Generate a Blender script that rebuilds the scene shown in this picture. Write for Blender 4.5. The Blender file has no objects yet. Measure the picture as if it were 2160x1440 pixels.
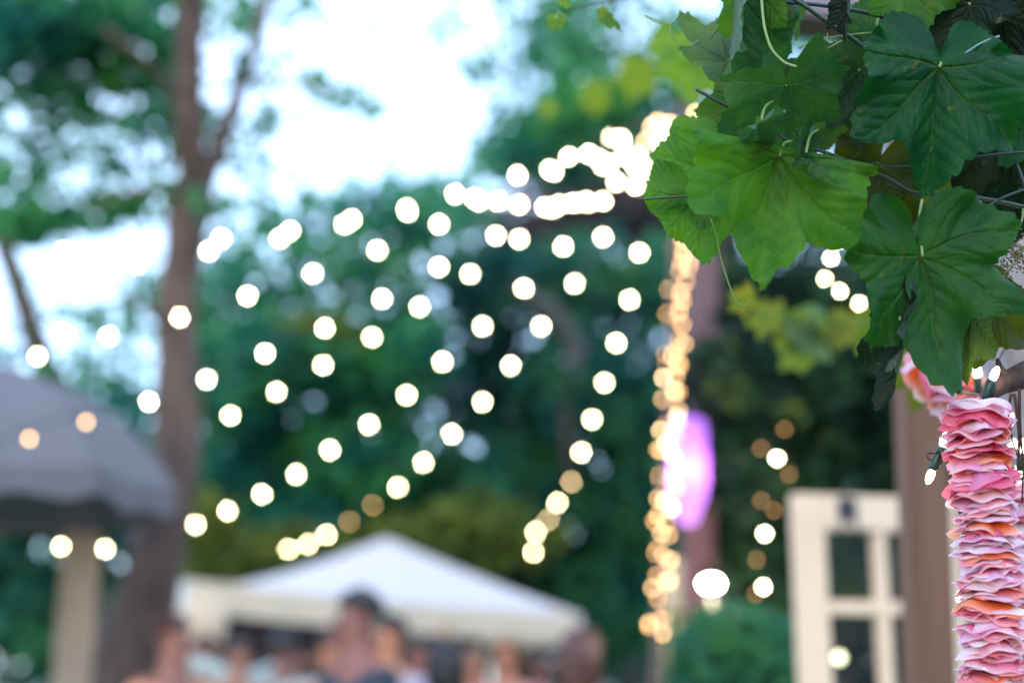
import bpy, bmesh, math, random
import numpy as np
from mathutils import Vector, Matrix, noise as mnoise

random.seed(11)
rng = np.random.default_rng(11)
S = bpy.context.scene
COL = S.collection
PI = math.pi

# ------------------------------------------------------------------ camera, world, sun, exposure
PITCH = math.radians(13.13)
CAM = Vector((0, 0, 1.5))
cd = bpy.data.cameras.new('camera')
cd.lens = 50; cd.sensor_width = 36; cd.clip_end = 500; cd.clip_start = 0.05
cd.dof.use_dof = True
cd.dof.focus_distance = 1.3
cd.dof.aperture_fstop = 2.05
cam = bpy.data.objects.new('camera', cd); COL.objects.link(cam)
cam.location = CAM; cam.rotation_euler = (PI/2 + PITCH, 0, 0)
S.camera = cam

SUN_EL, SUN_AZ = math.radians(7), math.radians(200)
w = bpy.data.worlds.new('World'); S.world = w; w.use_nodes = True
nt = w.node_tree; nt.nodes.clear()
sky = nt.nodes.new('ShaderNodeTexSky'); sky.sky_type = 'NISHITA'; sky.sun_disc = False
sky.sun_elevation = SUN_EL; sky.sun_rotation = SUN_AZ
sky.air_density = 1.0; sky.dust_density = 0.6; sky.ozone_density = 4.0
bg = nt.nodes.new('ShaderNodeBackground'); bg.inputs['Strength'].default_value = 0.15
wo = nt.nodes.new('ShaderNodeOutputWorld')
# a thin, even veil of evening cloud over the clear sky
tcw = nt.nodes.new('ShaderNodeTexCoord'); nzw = nt.nodes.new('ShaderNodeTexNoise'); nzw.inputs['Scale'].default_value = 2.2; nzw.inputs['Detail'].default_value = 4
mrw = nt.nodes.new('ShaderNodeMapRange'); mrw.inputs['To Min'].default_value = .5; mrw.inputs['To Max'].default_value = .85
mxw = nt.nodes.new('ShaderNodeMix'); mxw.data_type = 'RGBA'; mxw.clamp_factor = True
mxw.inputs['B'].default_value = (2.0, 2.55, 3.4, 1)
nt.links.new(tcw.outputs['Generated'], nzw.inputs['Vector']); nt.links.new(nzw.outputs['Fac'], mrw.inputs['Value'])
nt.links.new(mrw.outputs['Result'], mxw.inputs['Factor']); nt.links.new(sky.outputs[0], mxw.inputs['A'])
nt.links.new(mxw.outputs['Result'], bg.inputs['Color']); nt.links.new(bg.outputs[0], wo.inputs['Surface'])

sd = bpy.data.lights.new('sun', 'SUN'); sd.energy = 0.08; sd.angle = math.radians(20); sd.color = (1.0, 0.9, 0.8)
so = bpy.data.objects.new('sun', sd); COL.objects.link(so)
sdir = Vector((math.sin(SUN_AZ)*math.cos(SUN_EL), math.cos(SUN_AZ)*math.cos(SUN_EL), math.sin(SUN_EL)))
so.rotation_euler = sdir.to_track_quat('Z', 'Y').to_euler()

vs = S.view_settings
S.display_settings.display_device = 'sRGB'
vs.view_transform = 'Standard'; vs.look = 'None'; vs.gamma = 1; vs.use_curve_mapping = False
vs.exposure = 2.8
S.cycles.use_denoising = True
S.cycles.max_bounces = 6; S.cycles.transparent_max_bounces = 12
S.cycles.sample_clamp_indirect = 4
S.cycles.caustics_reflective = False; S.cycles.caustics_refractive = False

# ------------------------------------------------------------------ helpers
FWD = Vector((0, math.cos(PITCH), math.sin(PITCH)))
UP = Vector((0, -math.sin(PITCH), math.cos(PITCH)))
RIGHT = Vector((1, 0, 0))
PXM = 36/50/2160                                   # metres per photo pixel at one metre

def at(px, py, D):
    """a place in the garden, D metres away, in the direction of a photo pixel"""
    return CAM + FWD*D + RIGHT*(D*(px-1080)*PXM) + UP*(D*(720-py)*PXM)

def tag(o, label=None, cat=None, group=None, kind=None):
    if label: o['label'] = label
    if cat: o['category'] = cat
    if group: o['group'] = group
    if kind: o['kind'] = kind
    return o

def empty(name, loc, label=None, cat=None, group=None):
    o = bpy.data.objects.new(name, None); COL.objects.link(o); o.location = loc
    o.empty_display_size = 0.1
    return tag(o, label, cat, group)

def link(name, me, parent=None, mat=None, loc=None, world=True):
    """link a mesh; its vertices are world coordinates unless loc is given"""
    o = bpy.data.objects.new(name, me); COL.objects.link(o)
    if mat is not None and not me.materials: me.materials.append(mat)
    if loc is not None: o.location = loc
    if parent is not None:
        o.parent = parent
        p = parent; off = Vector((0, 0, 0))
        while p is not None: off += p.location; p = p.parent
        if world: o.matrix_parent_inverse = Matrix.Translation(-off)
    return o

def mesh(name, verts, faces, smooth=True, edges=()):
    me = bpy.data.meshes.new(name)
    me.from_pydata([tuple(v) for v in verts], list(edges), [tuple(f) for f in faces])
    me.update()
    if smooth and faces: me.shade_smooth()
    return me

def nodemat(name):
    m = bpy.data.materials.new(name); m.use_nodes = True
    t = m.node_tree; b = t.nodes.get('Principled BSDF')
    return m, t, b

def simple(name, col, rough=0.7, noise_scale=None, amount=0.25, bump=0.0, metallic=0.0, detail=6, stretch=None):
    m, t, b = nodemat(name)
    b.inputs['Roughness'].default_value = rough
    b.inputs['Metallic'].default_value = metallic
    b.inputs['Base Color'].default_value = (*col, 1)
    if noise_scale:
        tc = t.nodes.new('ShaderNodeTexCoord'); n = t.nodes.new('ShaderNodeTexNoise')
        n.inputs['Scale'].default_value = noise_scale; n.inputs['Detail'].default_value = detail
        src = tc.outputs['Object']
        if stretch:
            mp = t.nodes.new('ShaderNodeMapping'); mp.inputs['Scale'].default_value = stretch
            t.links.new(src, mp.inputs['Vector']); src = mp.outputs[0]
        t.links.new(src, n.inputs['Vector'])
        r = t.nodes.new('ShaderNodeValToRGB')
        r.color_ramp.elements[0].position = 0.3; r.color_ramp.elements[1].position = 0.72
        r.color_ramp.elements[0].color = (*[c*(1-amount) for c in col], 1)
        r.color_ramp.elements[1].color = (*[min(1, c*(1+amount)) for c in col], 1)
        t.links.new(n.outputs['Fac'], r.inputs['Fac']); t.links.new(r.outputs[0], b.inputs['Base Color'])
        if bump:
            bp = t.nodes.new('ShaderNodeBump'); bp.inputs['Strength'].default_value = bump; bp.inputs['Distance'].default_value = 0.01
            t.links.new(n.outputs['Fac'], bp.inputs['Height']); t.links.new(bp.outputs[0], b.inputs['Normal'])
    return m

def emit(name, col, strength):
    m = bpy.data.materials.new(name); m.use_nodes = True
    t = m.node_tree; t.nodes.clear()
    e = t.nodes.new('ShaderNodeEmission'); e.inputs['Color'].default_value = (*col, 1); e.inputs['Strength'].default_value = strength
    o = t.nodes.new('ShaderNodeOutputMaterial'); t.links.new(e.outputs[0], o.inputs['Surface'])
    return m

def fabric(name, col, trans=0.35, clear=0.0, rough=0.9):
    m, t, b = nodemat(name)
    b.inputs['Base Color'].default_value = (*col, 1); b.inputs['Roughness'].default_value = rough
    tc = t.nodes.new('ShaderNodeTexCoord'); n = t.nodes.new('ShaderNodeTexNoise'); n.inputs['Scale'].default_value = 9
    t.links.new(tc.outputs['Object'], n.inputs['Vector'])
    mx = t.nodes.new('ShaderNodeMix'); mx.data_type = 'RGBA'
    mx.inputs['A'].default_value = (*[c*0.9 for c in col], 1); mx.inputs['B'].default_value = (*[min(1, c*1.07) for c in col], 1)
    t.links.new(n.outputs['Fac'], mx.inputs['Factor']); t.links.new(mx.outputs['Result'], b.inputs['Base Color'])
    tr = t.nodes.new('ShaderNodeBsdfTranslucent'); t.links.new(mx.outputs['Result'], tr.inputs['Color'])
    ms = t.nodes.new('ShaderNodeMixShader'); ms.inputs['Fac'].default_value = trans
    t.links.new(b.outputs[0], ms.inputs[1]); t.links.new(tr.outputs[0], ms.inputs[2])
    out = t.nodes['Material Output']; last = ms
    if clear:
        tp = t.nodes.new('ShaderNodeBsdfTransparent'); m2 = t.nodes.new('ShaderNodeMixShader'); m2.inputs['Fac'].default_value = clear
        t.links.new(ms.outputs[0], m2.inputs[1]); t.links.new(tp.outputs[0], m2.inputs[2]); last = m2
    t.links.new(last.outputs[0], out.inputs['Surface'])
    return m

def foliage_mat(name, dark, light, trans=0.35):
    """tree leaves: 'tone' (a colour attribute, 0..1) mixes the two greens leaf by leaf"""
    m, t, b = nodemat(name)
    a = t.nodes.new('ShaderNodeAttribute'); a.attribute_name = 'tone'
    mx = t.nodes.new('ShaderNodeMix'); mx.data_type = 'RGBA'
    mx.inputs['A'].default_value = (*dark, 1); mx.inputs['B'].default_value = (*light, 1)
    t.links.new(a.outputs['Fac'], mx.inputs['Factor'])
    t.links.new(mx.outputs['Result'], b.inputs['Base Color']); b.inputs['Roughness'].default_value = 0.6; b.inputs['Specular IOR Level'].default_value = .15
    tr = t.nodes.new('ShaderNodeBsdfTranslucent'); t.links.new(mx.outputs['Result'], tr.inputs['Color'])
    ms = t.nodes.new('ShaderNodeMixShader'); ms.inputs['Fac'].default_value = trans
    t.links.new(b.outputs[0], ms.inputs[1]); t.links.new(tr.outputs[0], ms.inputs[2])
    t.links.new(ms.outputs[0], t.nodes['Material Output'].inputs['Surface'])
    return m

def tube_geo(pts, rad, seg=8, rough=0.0, cap=True):
    pts = [Vector(p) for p in pts]; n = len(pts)
    rads = rad if hasattr(rad, '__len__') else [rad]*n
    V, F = [], []
    d0 = (pts[1]-pts[0]).normalized()
    ref = Vector((0, 0, 1)) if abs(d0.z) < 0.9 else Vector((1, 0, 0))
    u = d0.cross(ref).normalized()
    for i, p in enumerate(pts):
        d = (pts[min(i+1, n-1)] - pts[max(i-1, 0)]).normalized()
        u = (u - d*u.dot(d)).normalized(); v = d.cross(u)
        for k in range(seg):
            a = 2*PI*k/seg; r = rads[i]
            if rough: r *= 1 + rough*mnoise.noise(Vector((math.cos(a)*1.3, math.sin(a)*1.3, i*0.6)) + p*3)
            V.append(p + (u*math.cos(a) + v*math.sin(a))*r)
    for i in range(n-1):
        for k in range(seg):
            a, b2 = i*seg+k, i*seg+(k+1) % seg
            F.append((a, b2, b2+seg, a+seg))
    if cap:
        F.append(tuple(range(seg))[::-1]); F.append(tuple(range((n-1)*seg, n*seg)))
    return V, F

def tube(name, pts, rad, mat, parent=None, seg=8, rough=0.0):
    V, F = tube_geo(pts, rad, seg, rough)
    return link(name, mesh(name, V, F), parent, mat)

def smooth_path(ctrl, n):
    """Catmull-Rom through the control points"""
    P = [Vector(c) for c in ctrl]; P = [P[0]*2-P[1]] + P + [P[-1]*2-P[-2]]
    out = []; m = len(P)-3
    for j in range(n):
        t = j/(n-1)*m; i = min(int(t), m-1); t -= i
        a, b, c, d = P[i:i+4]
        out.append(0.5*((2*b) + (c-a)*t + (2*a-5*b+4*c-d)*t*t + (3*b-a-3*c+d)*t**3))
    return out

def box_geo(c, sx, sy, sz, ax=None, bev=0.0):
    bm = bmesh.new(); bmesh.ops.create_cube(bm, size=1)
    for v in bm.verts: v.co = Vector((v.co.x*sx, v.co.y*sy, v.co.z*sz))
    if bev: bmesh.ops.bevel(bm, geom=bm.edges[:], offset=bev, segments=2, affect='EDGES')
    M = ax.to_4x4() if ax is not None else Matrix.Identity(4)
    bm.transform(Matrix.Translation(Vector(c)) @ M)
    me = bpy.data.meshes.new('box'); bm.to_mesh(me); bm.free()
    return me

def box(name, c, sx, sy, sz, mat, parent=None, ax=None, bev=0.0):
    me = box_geo(c, sx, sy, sz, ax, bev); me.name = name
    return link(name, me, parent, mat)

def ico_mesh(name, r, sub=1, sc=(1, 1, 1)):
    bm = bmesh.new(); bmesh.ops.create_icosphere(bm, subdivisions=sub, radius=r)
    for v in bm.verts: v.co = Vector((v.co.x*sc[0], v.co.y*sc[1], v.co.z*sc[2]))
    me = bpy.data.meshes.new(name); bm.to_mesh(me); bm.free(); me.shade_smooth()
    return me

def rotz(a): return Matrix.Rotation(a, 3, 'Z')

# ------------------------------------------------------------------ materials
M_bark = simple('bark', (0.100, 0.066, 0.055), 0.9, 14, 0.5, 0.8, stretch=(1, 1, 0.25))
M_bark_grey = simple('bark_grey', (0.06, 0.06, 0.05), 0.9, 10, 0.45, 0.8, stretch=(1, 1, 0.25))
M_post = simple('post_wood', (0.185, 0.092, 0.058), 0.75, 30, 0.22, 0.3, stretch=(1, 1, 0.06))
M_plaster = simple('weathered_post', (0.36, 0.29, 0.28), 0.85, 18, 0.3, 0.5)
M_cream = simple('warm_lit_cream', (0.78, 0.56, 0.38), 0.55, 40, 0.07, 0.15)  # cream paint, its colour warmed further to carry the lamplight
M_pale = simple('pale_post', (0.36, 0.29, 0.22), 0.8, 12, 0.25, 0.4, stretch=(1, 1, 0.2))
M_black = simple('black_iron', (0.012, 0.011, 0.014), 0.4)
M_cord = simple('black_cord', (0.012, 0.02, 0.016), 0.5)
M_ground = simple('lawn_soil', (0.05, 0.07, 0.03), 0.95, 3, 0.4, 0.5)
M_canvas = fabric('white_canvas', (0.86, 0.74, 0.72), 0.3)
M_canvas_v = fabric('warm_lit_canvas', (0.86, 0.70, 0.52), 0.3)  # white canvas with warm lamplight put into its colour
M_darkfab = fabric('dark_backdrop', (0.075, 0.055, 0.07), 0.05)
M_umb = fabric('grey_umbrella', (0.150, 0.140, 0.155), 0.08, clear=0.08)
M_white_bulb = emit('bulb_glow', (1.0, 0.84, 0.52), 15.0)
M_dim_bulb = emit('dim_bulb_glow', (1.0, 0.60, 0.24), 2.2)
M_mid_bulb = emit('mid_bulb_glow', (1.0, 0.72, 0.38), 5.0)
M_amber = [emit('amber_glow_%s' % k, c, s) for k, c, s in
           (('soft', (1.0, 0.52, 0.20), 2.2), ('warm', (1.0, 0.58, 0.26), 3.4), ('strong', (1.0, 0.68, 0.36), 5.5))]
M_fire = emit('mini_bulb_glow', (1.0, 0.84, 0.55), 5.0)
M_socket = simple('green_socket', (0.008, 0.035, 0.025), 0.4)
M_lamp = emit('lamp_globe', (1.0, 0.86, 0.58), 60.0)
M_violet = emit('violet_glow', (0.80, 0.20, 1.0), 0.5)
F_teal = foliage_mat('teal_leaves', (0.014, 0.15, 0.115), (0.08, 0.34, 0.07))
F_deep = foliage_mat('deep_leaves', (0.014, 0.11, 0.09), (0.07, 0.24, 0.07), 0.4)
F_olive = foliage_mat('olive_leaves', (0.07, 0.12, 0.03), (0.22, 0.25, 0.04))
F_fresh = foliage_mat('fresh_leaves', (0.04, 0.11, 0.03), (0.10, 0.22, 0.04), 0.45)
F_brown = foliage_mat('brown_leaves', (0.05, 0.045, 0.055), (0.13, 0.09, 0.08), 0.3)

# ------------------------------------------------------------------ ground
g = mesh('ground', [(-150, -40, 0), (150, -40, 0), (150, 240, 0), (-150, 240, 0)], [(0, 1, 2, 3)], False)
tag(link('ground', g, None, M_ground), kind='structure')

# ------------------------------------------------------------------ trees
def leaves(name, clumps, mat, parent=None, size=0.08, seed=0):
    """clumps: (px, py, D, rx_px, ry_px, n, tone, depth_m). One mesh of small folded leaves."""
    r = np.random.default_rng(seed+5)
    VV, TT = [], []
    for (px, py, D, rx, ry, n, tone, dz) in clumps:
        d = r.normal(size=(n, 3)); d /= np.linalg.norm(d, axis=1)[:, None]
        rad = r.random(n)**0.42
        q = d*rad[:, None]
        lump = 1 + 0.22*np.sin(q[:, 0]*9+px)*np.cos(q[:, 1]*8+py)
        k = D*PXM
        c = np.array(at(px, py, D))
        P = c + np.outer(q[:, 0]*rx*k*lump, np.array(RIGHT)) + np.outer(q[:, 1]*ry*k*lump, np.array(UP)) + np.outer(q[:, 2]*dz, np.array(FWD))
        P = P[P[:, 2] > 0.03]; n = len(P)
        a = r.normal(size=(n, 3)); a /= np.linalg.norm(a, axis=1)[:, None]
        b = np.cross(a, r.normal(size=(n, 3))); b /= np.linalg.norm(b, axis=1)[:, None]
        nn = np.cross(a, b)
        s = size*(0.6+0.8*r.random(n))[:, None]
        v0 = P - a*s*0.55; v2 = P + a*s*0.55
        v1 = P + b*s*0.33 + nn*s*0.08; v3 = P - b*s*0.33 + nn*s*0.08
        VV.append(np.stack([v0, v1, v2, v3], 1).reshape(-1, 3))
        TT.append(np.clip(tone + r.normal()*.16 + .35*np.sin(q[:, 0]*4+py)*np.cos(q[:, 1]*4+px) + r.normal(size=n)*0.2, 0, 1))
    V = np.concatenate(VV); T = np.repeat(np.concatenate(TT), 4)
    n = len(V)//4
    me = bpy.data.meshes.new(name)
    me.vertices.add(len(V)); me.vertices.foreach_set('co', V.astype(np.float32).ravel())
    me.loops.add(len(V)); me.loops.foreach_set('vertex_index', np.arange(len(V), dtype=np.int32))
    me.polygons.add(n); me.polygons.foreach_set('loop_start', np.arange(n, dtype=np.int32)*4)
    me.update(calc_edges=True)
    at_ = me.attributes.new('tone', 'FLOAT', 'POINT'); at_.data.foreach_set('value', T.astype(np.float32))
    me.materials.append(mat)
    return link(name, me, parent)

def tree(name, label, trunk, clumps, mat, size, bark=None, limbs=(), group=None, seed=0, cat='tree', seg=14):
    """trunk and limbs: lists of (px, py, D, radius_m)"""
    bark = bark or M_bark
    def path(l, n):
        c = smooth_path([at(p[0], p[1], p[2]) for p in l], n)
        rr = np.interp(np.linspace(0, 1, n), np.linspace(0, 1, len(l)), [p[3] for p in l])
        return c, list(rr)
    base = at(*trunk[0][:3]); base.z = 0
    root = empty(name, base, label, cat, group)
    c, rr = path(trunk, 22)
    if c[0].z > 0.02:
        foot = c[0] + (c[0]-c[2])*0.2; c.insert(0, Vector((foot.x, foot.y, 0))); rr.insert(0, rr[0]*1.35)
    tube('trunk', c, rr, bark, root, seg, 0.18)
    for l in limbs:
        c, rr = path(l, 12); tube('limb', c, rr, bark, root, 8, 0.15)
    if clumps: leaves('crown', clumps, mat, root, size, seed)
    return root

def cl(lst, D, tone, dz, dens=1.0):
    """shorthand: (px,py,rx,ry,n[,tone]) at one depth"""
    return [(p[0], p[1], D + (random.random()-.5)*dz, p[2], p[3], int(p[4]*dens), p[5] if len(p) > 5 else tone, dz*0.6) for p in lst]

# the big forked tree on the left, its crown overhead
tree('shade_tree', 'tall forked tree with brown trunk behind the grey umbrella',
     [(275, 1560, 8, .22), (282, 1440, 8, .195), (322, 1200, 8, .165), (368, 1000, 8, .138), (372, 800, 8, .118), (372, 640, 8, .115), (395, 480, 8, .118), (408, 390, 8, .12)],
     cl([(60, 90, 190, 150, 900), (250, 130, 170, 150, 760, .45), (110, 250, 150, 90, 330, .55), (320, 60, 120, 130, 420), (370, 230, 90, 110, 190, .4),
         (60, 370, 110, 60, 170, .4), (250, 350, 110, 60, 100, .5), (170, 450, 150, 55, 300, .5), (60, 480, 80, 45, 170, .4), (300, 430, 80, 50, 110, .7), (400, 400, 60, 50, 60, .9),
         (30, 270, 60, 60, 60), (180, 20, 200, 80, 500, .35), (480, 30, 80, 60, 120, .4), (610, 10, 110, 40, 100, .5), (540, 160, 60, 60, 40), (530, 290, 60, 60, 45),
         (700, 195, 70, 28, 60), (790, 85, 25, 15, 10), (640, 150, 40, 30, 14), (640, 400, 50, 40, 22), (560, 480, 40, 50, 26), (470, 330, 50, 50, 34), (70, 60, 130, 80, 500, .1), (520, 90, 60, 60, 40), (590, 250, 60, 50, 26), (455, 440, 60, 50, 60, .5), (540, 380, 60, 60, 34), (330, 300, 60, 50, 60), (770, 210, 45, 18, 30)], 8.5, .35, 1.0, .76),
     F_teal, .10, M_bark,
     limbs=[[(408, 400, 8, .09), (398, 260, 7.8, .085), (400, 120, 7.7, .08), (405, -60, 7.6, .07)],
            [(415, 420, 8, .07), (455, 330, 8, .055), (505, 190, 8, .045), (548, 60, 8, .035), (570, -60, 8, .03)],
            [(400, 250, 8, .03), (330, 150, 7.8, .025), (220, 60, 7.6, .02)], [(395, 380, 8, .03), (300, 400, 7.6, .02), (180, 440, 7.3, .012)],
            [(520, 170, 8, .02), (620, 170, 7.8, .012), (740, 200, 7.6, .006)], [(365, 720, 8, .03), (300, 640, 7.7, .018), (230, 640, 7.5, .01)]], seed=1)

tree('leaning_tree', 'slim leaning trunk at the left edge above the umbrella',
     [(190, 1330, 10, .12), (150, 900, 10, .10), (100, 780, 10, .095), (62, 680, 10, .085), (30, 580, 10, .075), (8, 520, 10, .07), (-30, 400, 10, .06)],
     cl([(180, 670, 90, 30, 70, .3), (270, 700, 80, 90, 130, .4), (190, 780, 120, 60, 150, .35), (20, 730, 50, 90, 90, .2), (320, 620, 70, 100, 110, .4), (230, 830, 130, 60, 240, .3),
         (90, 600, 50, 70, 26), (20, 470, 60, 60, 90)], 9.6, .3, 1.2), F_teal, .085, M_bark, seed=2)

tree('garden_tree', 'broad bushy tree with teal leaves behind the middle light strings',
     [(700, 1500, 18, .22), (705, 1200, 18, .2), (715, 900, 18, .17), (720, 700, 18, .12), (730, 600, 18, .08)],
     cl([(560, 620, 110, 80, 330, .4), (700, 570, 110, 90, 290, .45), (830, 560, 120, 100, 420, .4), (640, 760, 160, 120, 1500, .4), (820, 740, 150, 130, 1600, .35), (500, 800, 120, 130, 1200, .35),
         (560, 960, 160, 130, 1700, .35), (760, 940, 170, 140, 1900, .3), (480, 1100, 130, 140, 1300, .3), (680, 1120, 170, 120, 1600, .3), (880, 1080, 160, 140, 1700, .3), (640, 500, 70, 50, 110), (800, 455, 110, 50, 200), (700, 430, 90, 40, 50), (600, 450, 70, 40, 40), (890, 410, 80, 40, 60), (520, 530, 60, 50, 90), (470, 600, 50, 60, 90), (860, 360, 50, 40, 14), (960, 420, 70, 50, 90), (780, 400, 70, 30, 20), (400, 640, 60, 60, 100), (900, 470, 90, 60, 200), (470, 690, 60, 60, 160)], 18, .3, 2.6),
     F_teal, .19, M_bark_grey, seed=3)

tree('warm_lit_bush', 'olive yellow-green shrub behind the tent and the crowd', [(560, 1500, 16.6, .06), (570, 1100, 16.6, .04)],  # warm bulb light on the foliage is put into the olive leaf colour
     cl([(560, 760, 150, 60, 420, .7), (680, 700, 110, 50, 300, .9), (430, 820, 90, 70, 260, .6), (480, 1170, 130, 60, 700, .4), (640, 1160, 120, 60, 600, .5), (1000, 1130, 200, 90, 900, .4), (860, 1140, 120, 60, 500, .6), (440, 1090, 60, 50, 240, .7)], 16.3, .4, .8),
     F_olive, .16, M_bark_grey, seed=4)

tree('dark_tree', 'dense dark green tree behind the right-hand light strings',
     [(1130, 1560, 19, .25), (1120, 1200, 19, .22), (1130, 900, 19, .2), (1170, 700, 19, .15), (1190, 520, 19, .1)],
     cl([(1060, 620, 140, 110, 1100, .2), (1240, 600, 150, 120, 1300, .2), (1400, 620, 110, 130, 900, .3), (1040, 820, 150, 140, 1900, .2), (1230, 820, 160, 150, 2000, .15), (1400, 860, 110, 160, 1300, .4),
         (1050, 1020, 150, 130, 1700, .3), (1250, 1040, 170, 150, 1900, .3), (1400, 1080, 120, 160, 1300, .2), (1280, 1260, 180, 130, 1800, .3), (1100, 1220, 160, 100, 1200, .4), (970, 560, 70, 60, 160), (1000, 450, 60, 40, 70)], 19, .3, 2.4),
     F_deep, .19, M_bark_grey, limbs=[[(1080, 600, 17.4, .08), (1170, 660, 17.2, .10), (1215, 760, 17.1, .10), (1195, 880, 17.1, .08), (1205, 1000, 17.2, .07)]], seed=5)

tree('brown_tree', 'dark brown-leaved tree under the bright cluster of bulbs', [(1330, 1500, 21.5, .2), (1320, 900, 21.5, .16), (1300, 560, 21.5, .1)],
     cl([(1130, 480, 140, 60, 560, .4), (1280, 440, 160, 80, 900, .4), (1400, 480, 100, 90, 700, .4), (1200, 400, 120, 50, 340, .5), (1330, 340, 120, 60, 420, .4), (1100, 560, 120, 60, 500, .2)], 21, .4, 1.6),
     F_brown, .19, M_bark_grey, seed=6)

tree('tall_tree', 'high tree in the upper right with sky showing through its teal leaves',
     [(1560, 1500, 12, .2), (1555, 900, 12, .17), (1530, 560, 12, .13), (1470, 300, 12, .09), (1420, 100, 12, .05)],
     cl([(1090, 180, 110, 100, 200, .3), (1210, 110, 110, 100, 300, .5), (1230, 240, 120, 90, 700, .5), (1100, 300, 120, 70, 300, .25), (1340, 230, 110, 100, 480, .4), (1400, 90, 110, 90, 190, .3), (1120, 30, 110, 60, 130, .2),
         (1260, 20, 110, 60, 150, .2), (1060, 340, 80, 50, 180, .2), (1480, 180, 100, 120, 300, .5), (960, 30, 60, 40, 24), (940, 70, 30, 40, 12), (1200, 340, 140, 50, 300, .25), (1010, 110, 60, 60, 40), (1500, 60, 60, 60, 60), (1640, 120, 110, 100, 240, .3), (1780, 160, 120, 120, 420, .2), (1700, 280, 120, 90, 300, .2), (1900, 120, 120, 120, 400, .2), (1960, 320, 140, 120, 420, .2), (1640, 430, 110, 100, 420, .2), (1800, 460, 120, 100, 420, .2)], 11.8, .35, 2.0),
     F_teal, .12, M_bark_grey, limbs=[[(1500, 400, 12, .06), (1380, 290, 12, .04), (1250, 230, 12, .02)], [(1440, 180, 12, .04), (1300, 100, 12, .03), (1160, 80, 12, .015)]], seed=7)

# a far belt of wood that reads as one mass, closing the view low down
tag(leaves('far_wood', cl([(x, 1290 + 40*math.sin(x*.01), 260, 150, 1100, .25) for x in range(-500, 2700, 240)] + [(x, 1010, 190, 190, 800, .2) for x in (-350, -120, 60, 260)] +
                          [(x, 900, 190, 300, 1300, .2) for x in (1560, 1750, 1950, 2150, 2350)], 26, .25, 3), F_deep, None, .4, 8),
    'dark wood closing the garden behind everything', None, None, 'stuff')

hx = [(1560, 640), (1700, 620), (1850, 640), (2000, 700), (1540, 800), (1680, 820), (1830, 830), (1560, 980), (1700, 980), (1850, 1000), (1540, 1140), (1640, 1180), (1780, 1200), (1930, 1180), (1800, 1360), (1950, 1380), (2080, 900), (2080, 1150), (2100, 1380)]
hd = empty('climbing_hedge', at(1700, 1500, 7.5) * 1, 'tall dark hedge hung with fairy lights behind the cream door', 'hedge')
hd.location.z = 0
F_hedge = foliage_mat('hedge_leaves', (0.006, 0.022, 0.015), (0.03, 0.09, 0.03), .3)  # greens darkened to hold the shadow the hedge stands in
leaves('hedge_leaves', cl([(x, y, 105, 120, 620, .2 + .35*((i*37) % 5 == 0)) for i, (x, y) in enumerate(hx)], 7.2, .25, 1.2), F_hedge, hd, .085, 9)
leaves('lit_olive_leaves', cl([(1530, 800, 40, 90, 30, .1), (1640, 860, 60, 60, 14, .1), (1720, 940, 90, 60, 16, .1), (1620, 1000, 60, 60, 60), (1790, 1230, 60, 40, 40), (1460, 1330, 60, 50, 60)], 6.4, .3, .5), F_olive, hd, .07, 10)  # sunlit look of these few leaves is put into the olive colour
for px in (1600, 1760, 1900, 2060):
    tube('stem', smooth_path([(lambda q: Vector((q.x, q.y, 0)))(at(px, 1500, 7.4)), at(px+20, 1200, 7.4), at(px-20, 900, 7.3), at(px+10, 660, 7.3)], 12), [.03*(1-.06*i) for i in range(12)], M_bark, hd, 6)

rb = empty('round_shrub', at(1560, 1500, 5.2), 'low rounded green shrub left of the cream door', 'shrub'); rb.location.z = 0
leaves('foliage', cl([(1560, 1375, 150, 105, 1500, .4), (1560, 1480, 160, 110, 1200, .2), (1480, 1400, 80, 70, 400, .6)], 5.2, .3, .5), F_deep, rb, .05, 11)
tube('stem', [at(1560, 1400, 5.2)*1, Vector((at(1560, 1400, 5.2).x, at(1560, 1400, 5.2).y, 0))], [.02, .03], M_bark, rb, 6)

# ------------------------------------------------------------------ posts, door, lamp
def upright(name, p_top, p_mid, half_w, depth, mat, label, cat='post', yaw=0.0, D=3.0, extra_top=0):
    a = at(*p_top, D); b = at(*p_mid, D)
    d = (a-b).normalized(); foot = b - d*(b.z/d.z); top = a + d*extra_top
    ax = Matrix.Identity(3); zz = d; xx = (Vector((1, 0, 0)) - zz*zz.x).normalized(); yy = zz.cross(xx)
    ax = Matrix((xx, yy, zz)).transposed() @ rotz(yaw)
    L = (top-foot).length
    me = box_geo((0, 0, L/2), half_w*2, depth, L, None, 0.006)
    o = link(name, me, None, mat); o.matrix_world = Matrix.Translation(foot) @ ax.to_4x4()
    return tag(o, label, cat)

upright('timber_post', (1941, 860), (1962, 1440), .045, .09, M_post, 'brown square timber post in front of the cream door', D=3.0, extra_top=.95)
upright('weathered_post', (2185, 560), (2200, 760), .075, .15, M_plaster, 'pale weathered post at the right edge beside the hanging vine', D=2.0, extra_top=.45)
upright('pale_post', (176, 1120), (150, 1440), .095, .18, M_pale, 'thick pale post standing under the grey umbrella', D=7.2, yaw=.3)
upright('lit_post', (1484, 540), (1470, 1280), .07, .12, simple('painted_post', (0.14, 0.08, 0.09), .7, 8, .2, .2), 'pink-lit pale post behind the column of amber lights', D=6.9)

# pergola beams over the posts
bm1 = box('pergola_beam', at(2030, 20, 2.7), .78, .1, .15, simple('mauve_beam', (.22, .17, .2), .8, 20, .2, .2), None, rotz(.25), .006)
tag(bm1, 'weathered cross beam behind the topmost vine leaves', 'beam')

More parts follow.
